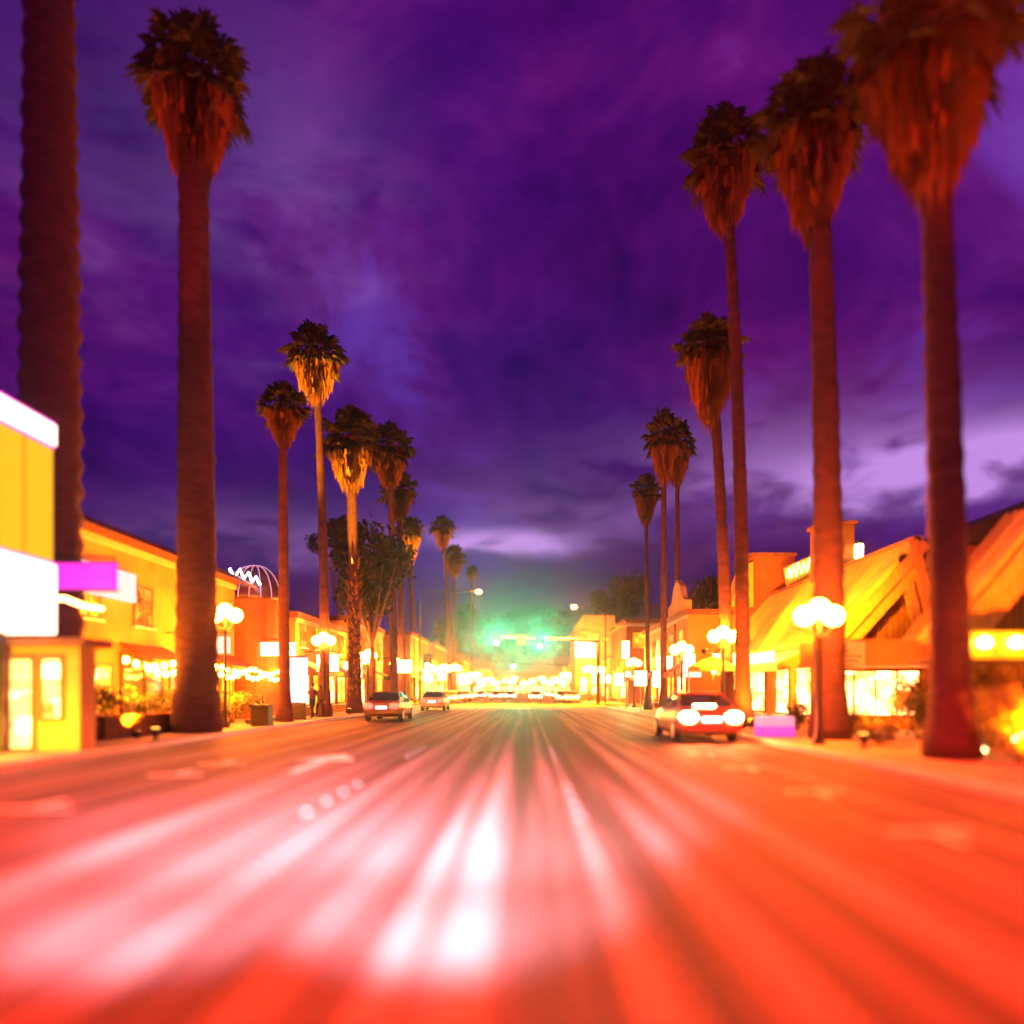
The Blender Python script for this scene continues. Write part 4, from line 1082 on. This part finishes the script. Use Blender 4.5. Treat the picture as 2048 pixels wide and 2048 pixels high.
for k, y in enumerate((80, 93, 107, 122, 136, 152, 170, 190)):
    for x, s_, wx in ((-11.2, 'left', -12.4), (9.6, 'right', 10.9)):
        yy = y + (4 if x > 0 else 0)
        blade(x - .55, x + .55, 2.4 + .5 * (k % 3), 3.4 + .5 * (k % 3), yy, (white_sign, hot_sign, pink_sign)[(k + (x > 0)) % 3], f'{ORD[k]} lit shop sign beyond the crossing on the {s_} side', wx)

# ------------------------------------------------------------------ people
def person(x, y, heading, label, shirt, trousers, stride=.28, h=1.72, hair_long=False):
    t = thing('person', label, 'person', (x, y, .13), 'pedestrians on the left pavement')
    k = h / 1.75
    V = [(0, 0, .95)]; rad = [.145]; E = []
    def add(p, r, par): V.append(p); rad.append(r); E.append((par, len(V) - 1)); return len(V) - 1
    wst = add((0, 0, 1.10), .125, 0); ch = add((0, .015, 1.30), .15, wst); nk = add((0, .0, 1.47), .07, ch); nk2 = add((0, .015, 1.54), .055, nk)
    hd = add((0, .03, 1.63), .088, nk2); add((0, .02, 1.72), .07, hd); add((0, .125, 1.625), .012, hd)
    for s, f in ((-1, 1), (1, -1)):
        hip = add((s * .10, 0, .88), .105, 0)
        kn = add((s * .11, f * stride * .6 + .03, .50), .065, hip)
        an = add((s * .11, f * stride - (.10 if f < 0 else 0), .10 + (.05 if f < 0 else 0)), .043, kn)
        add((s * .12, f * stride + .15 - (.08 if f < 0 else 0), .045), .036, an)
        sh = add((s * .19, 0, 1.40), .065, ch)
        el = add((s * .235, -f * .08, 1.13), .045, sh)
        wr = add((s * .24, -f * .20 + .05, .90), .030, el)
        pa = add((s * .24, -f * .23 + .07, .83), .034, wr)
        for q, ln in ((-.03, .06), (-.01, .075), (.01, .07), (.03, .055)):
            m1 = add((s * .24, -f * .23 + .075 + q, .83 - ln * .7), .009, pa); add((s * .225, -f * .23 + .085 + q, .83 - ln * 1.3), .008, m1)
        add((s * .215, -f * .23 + .12, .825), .01, pa)
    me = bpy.data.meshes.new('body'); me.from_pydata(V, E, [])
    o = bpy.data.objects.new('body', me); COL.objects.link(o)
    sk = o.modifiers.new('skin', 'SKIN'); o.modifiers.new('sub', 'SUBSURF').levels = 1
    for i, sv in enumerate(me.skin_vertices[0].data): sv.radius = (rad[i], rad[i]); sv.use_root = (i == 0)
    dg = bpy.context.evaluated_depsgraph_get()
    nm = bpy.data.meshes.new_from_object(o.evaluated_get(dg)); nm.name = 'body'
    bpy.data.objects.remove(o)
    nm.materials.clear()
    for m in (skin_m, shirt, trousers, black_p): nm.materials.append(m)
    for p in nm.polygons:
        c = p.center; arm = abs(c.x) > .165 and c.z > .7
        p.material_index = 3 if c.z < .10 else 0 if (c.z > 1.49 or (arm and c.z < .92)) else 1 if (c.z > .98 or arm) else 2
        p.use_smooth = True
    b = place('body', nm, t, (0, 0, 0), (k, k, k), heading)
    hm = MB(); hm.ball((0, .005, 1.68), .105, 12, .95)
    if hair_long: hm.loft([[(.10 * math.cos(R(a)) * w, -.055 + .05 * math.sin(R(a)), z) for a in range(0, 360, 45)] for z, w in ((1.68, .9), (1.55, 1.0), (1.40, .8))])
    place('hair', hm.mesh('hair', hair_m, True), t, (0, 0, 0), (k, k, k), heading)
    for s in (-1, 1):
        pass
    return t
person(at(589, 0, 34.2)[0], 34.2, R(170), 'person in dark red shirt walking towards the poster board', mat('dark_red_cloth', (.10, .02, .02), .9), mat('black_cloth', (.02, .02, .022), .9))
person(at(603, 0, 35.0)[0], 35.0, R(176), 'person with long hair in brown top walking on the kerb side', mat('brown_cloth', (.09, .05, .035), .9), mat('navy_cloth', (.02, .022, .045), .9), -.26, 1.64, True)

# ------------------------------------------------------------------ haze: added volume whose halos stand in for lens glow round the lamps
hz_m = bpy.data.materials.new('halo_haze'); hz_m.use_nodes = True
t = hz_m.node_tree
for n in list(t.nodes):
    if n.type == 'BSDF_PRINCIPLED': t.nodes.remove(n)
pv = N(t, 'ShaderNodeVolumePrincipled')
pv.inputs['Color'].default_value = (.9, .9, .9, 1)
pv.inputs['Density'].default_value = HAZE
pv.inputs['Anisotropy'].default_value = .93
t.links.new(pv.outputs[0], t.nodes['Material Output'].inputs['Volume'])
hz = B(-950, -200, -1.0, 950, 950, 90).build('haze', hz_m)
hz['kind'] = 'stuff'
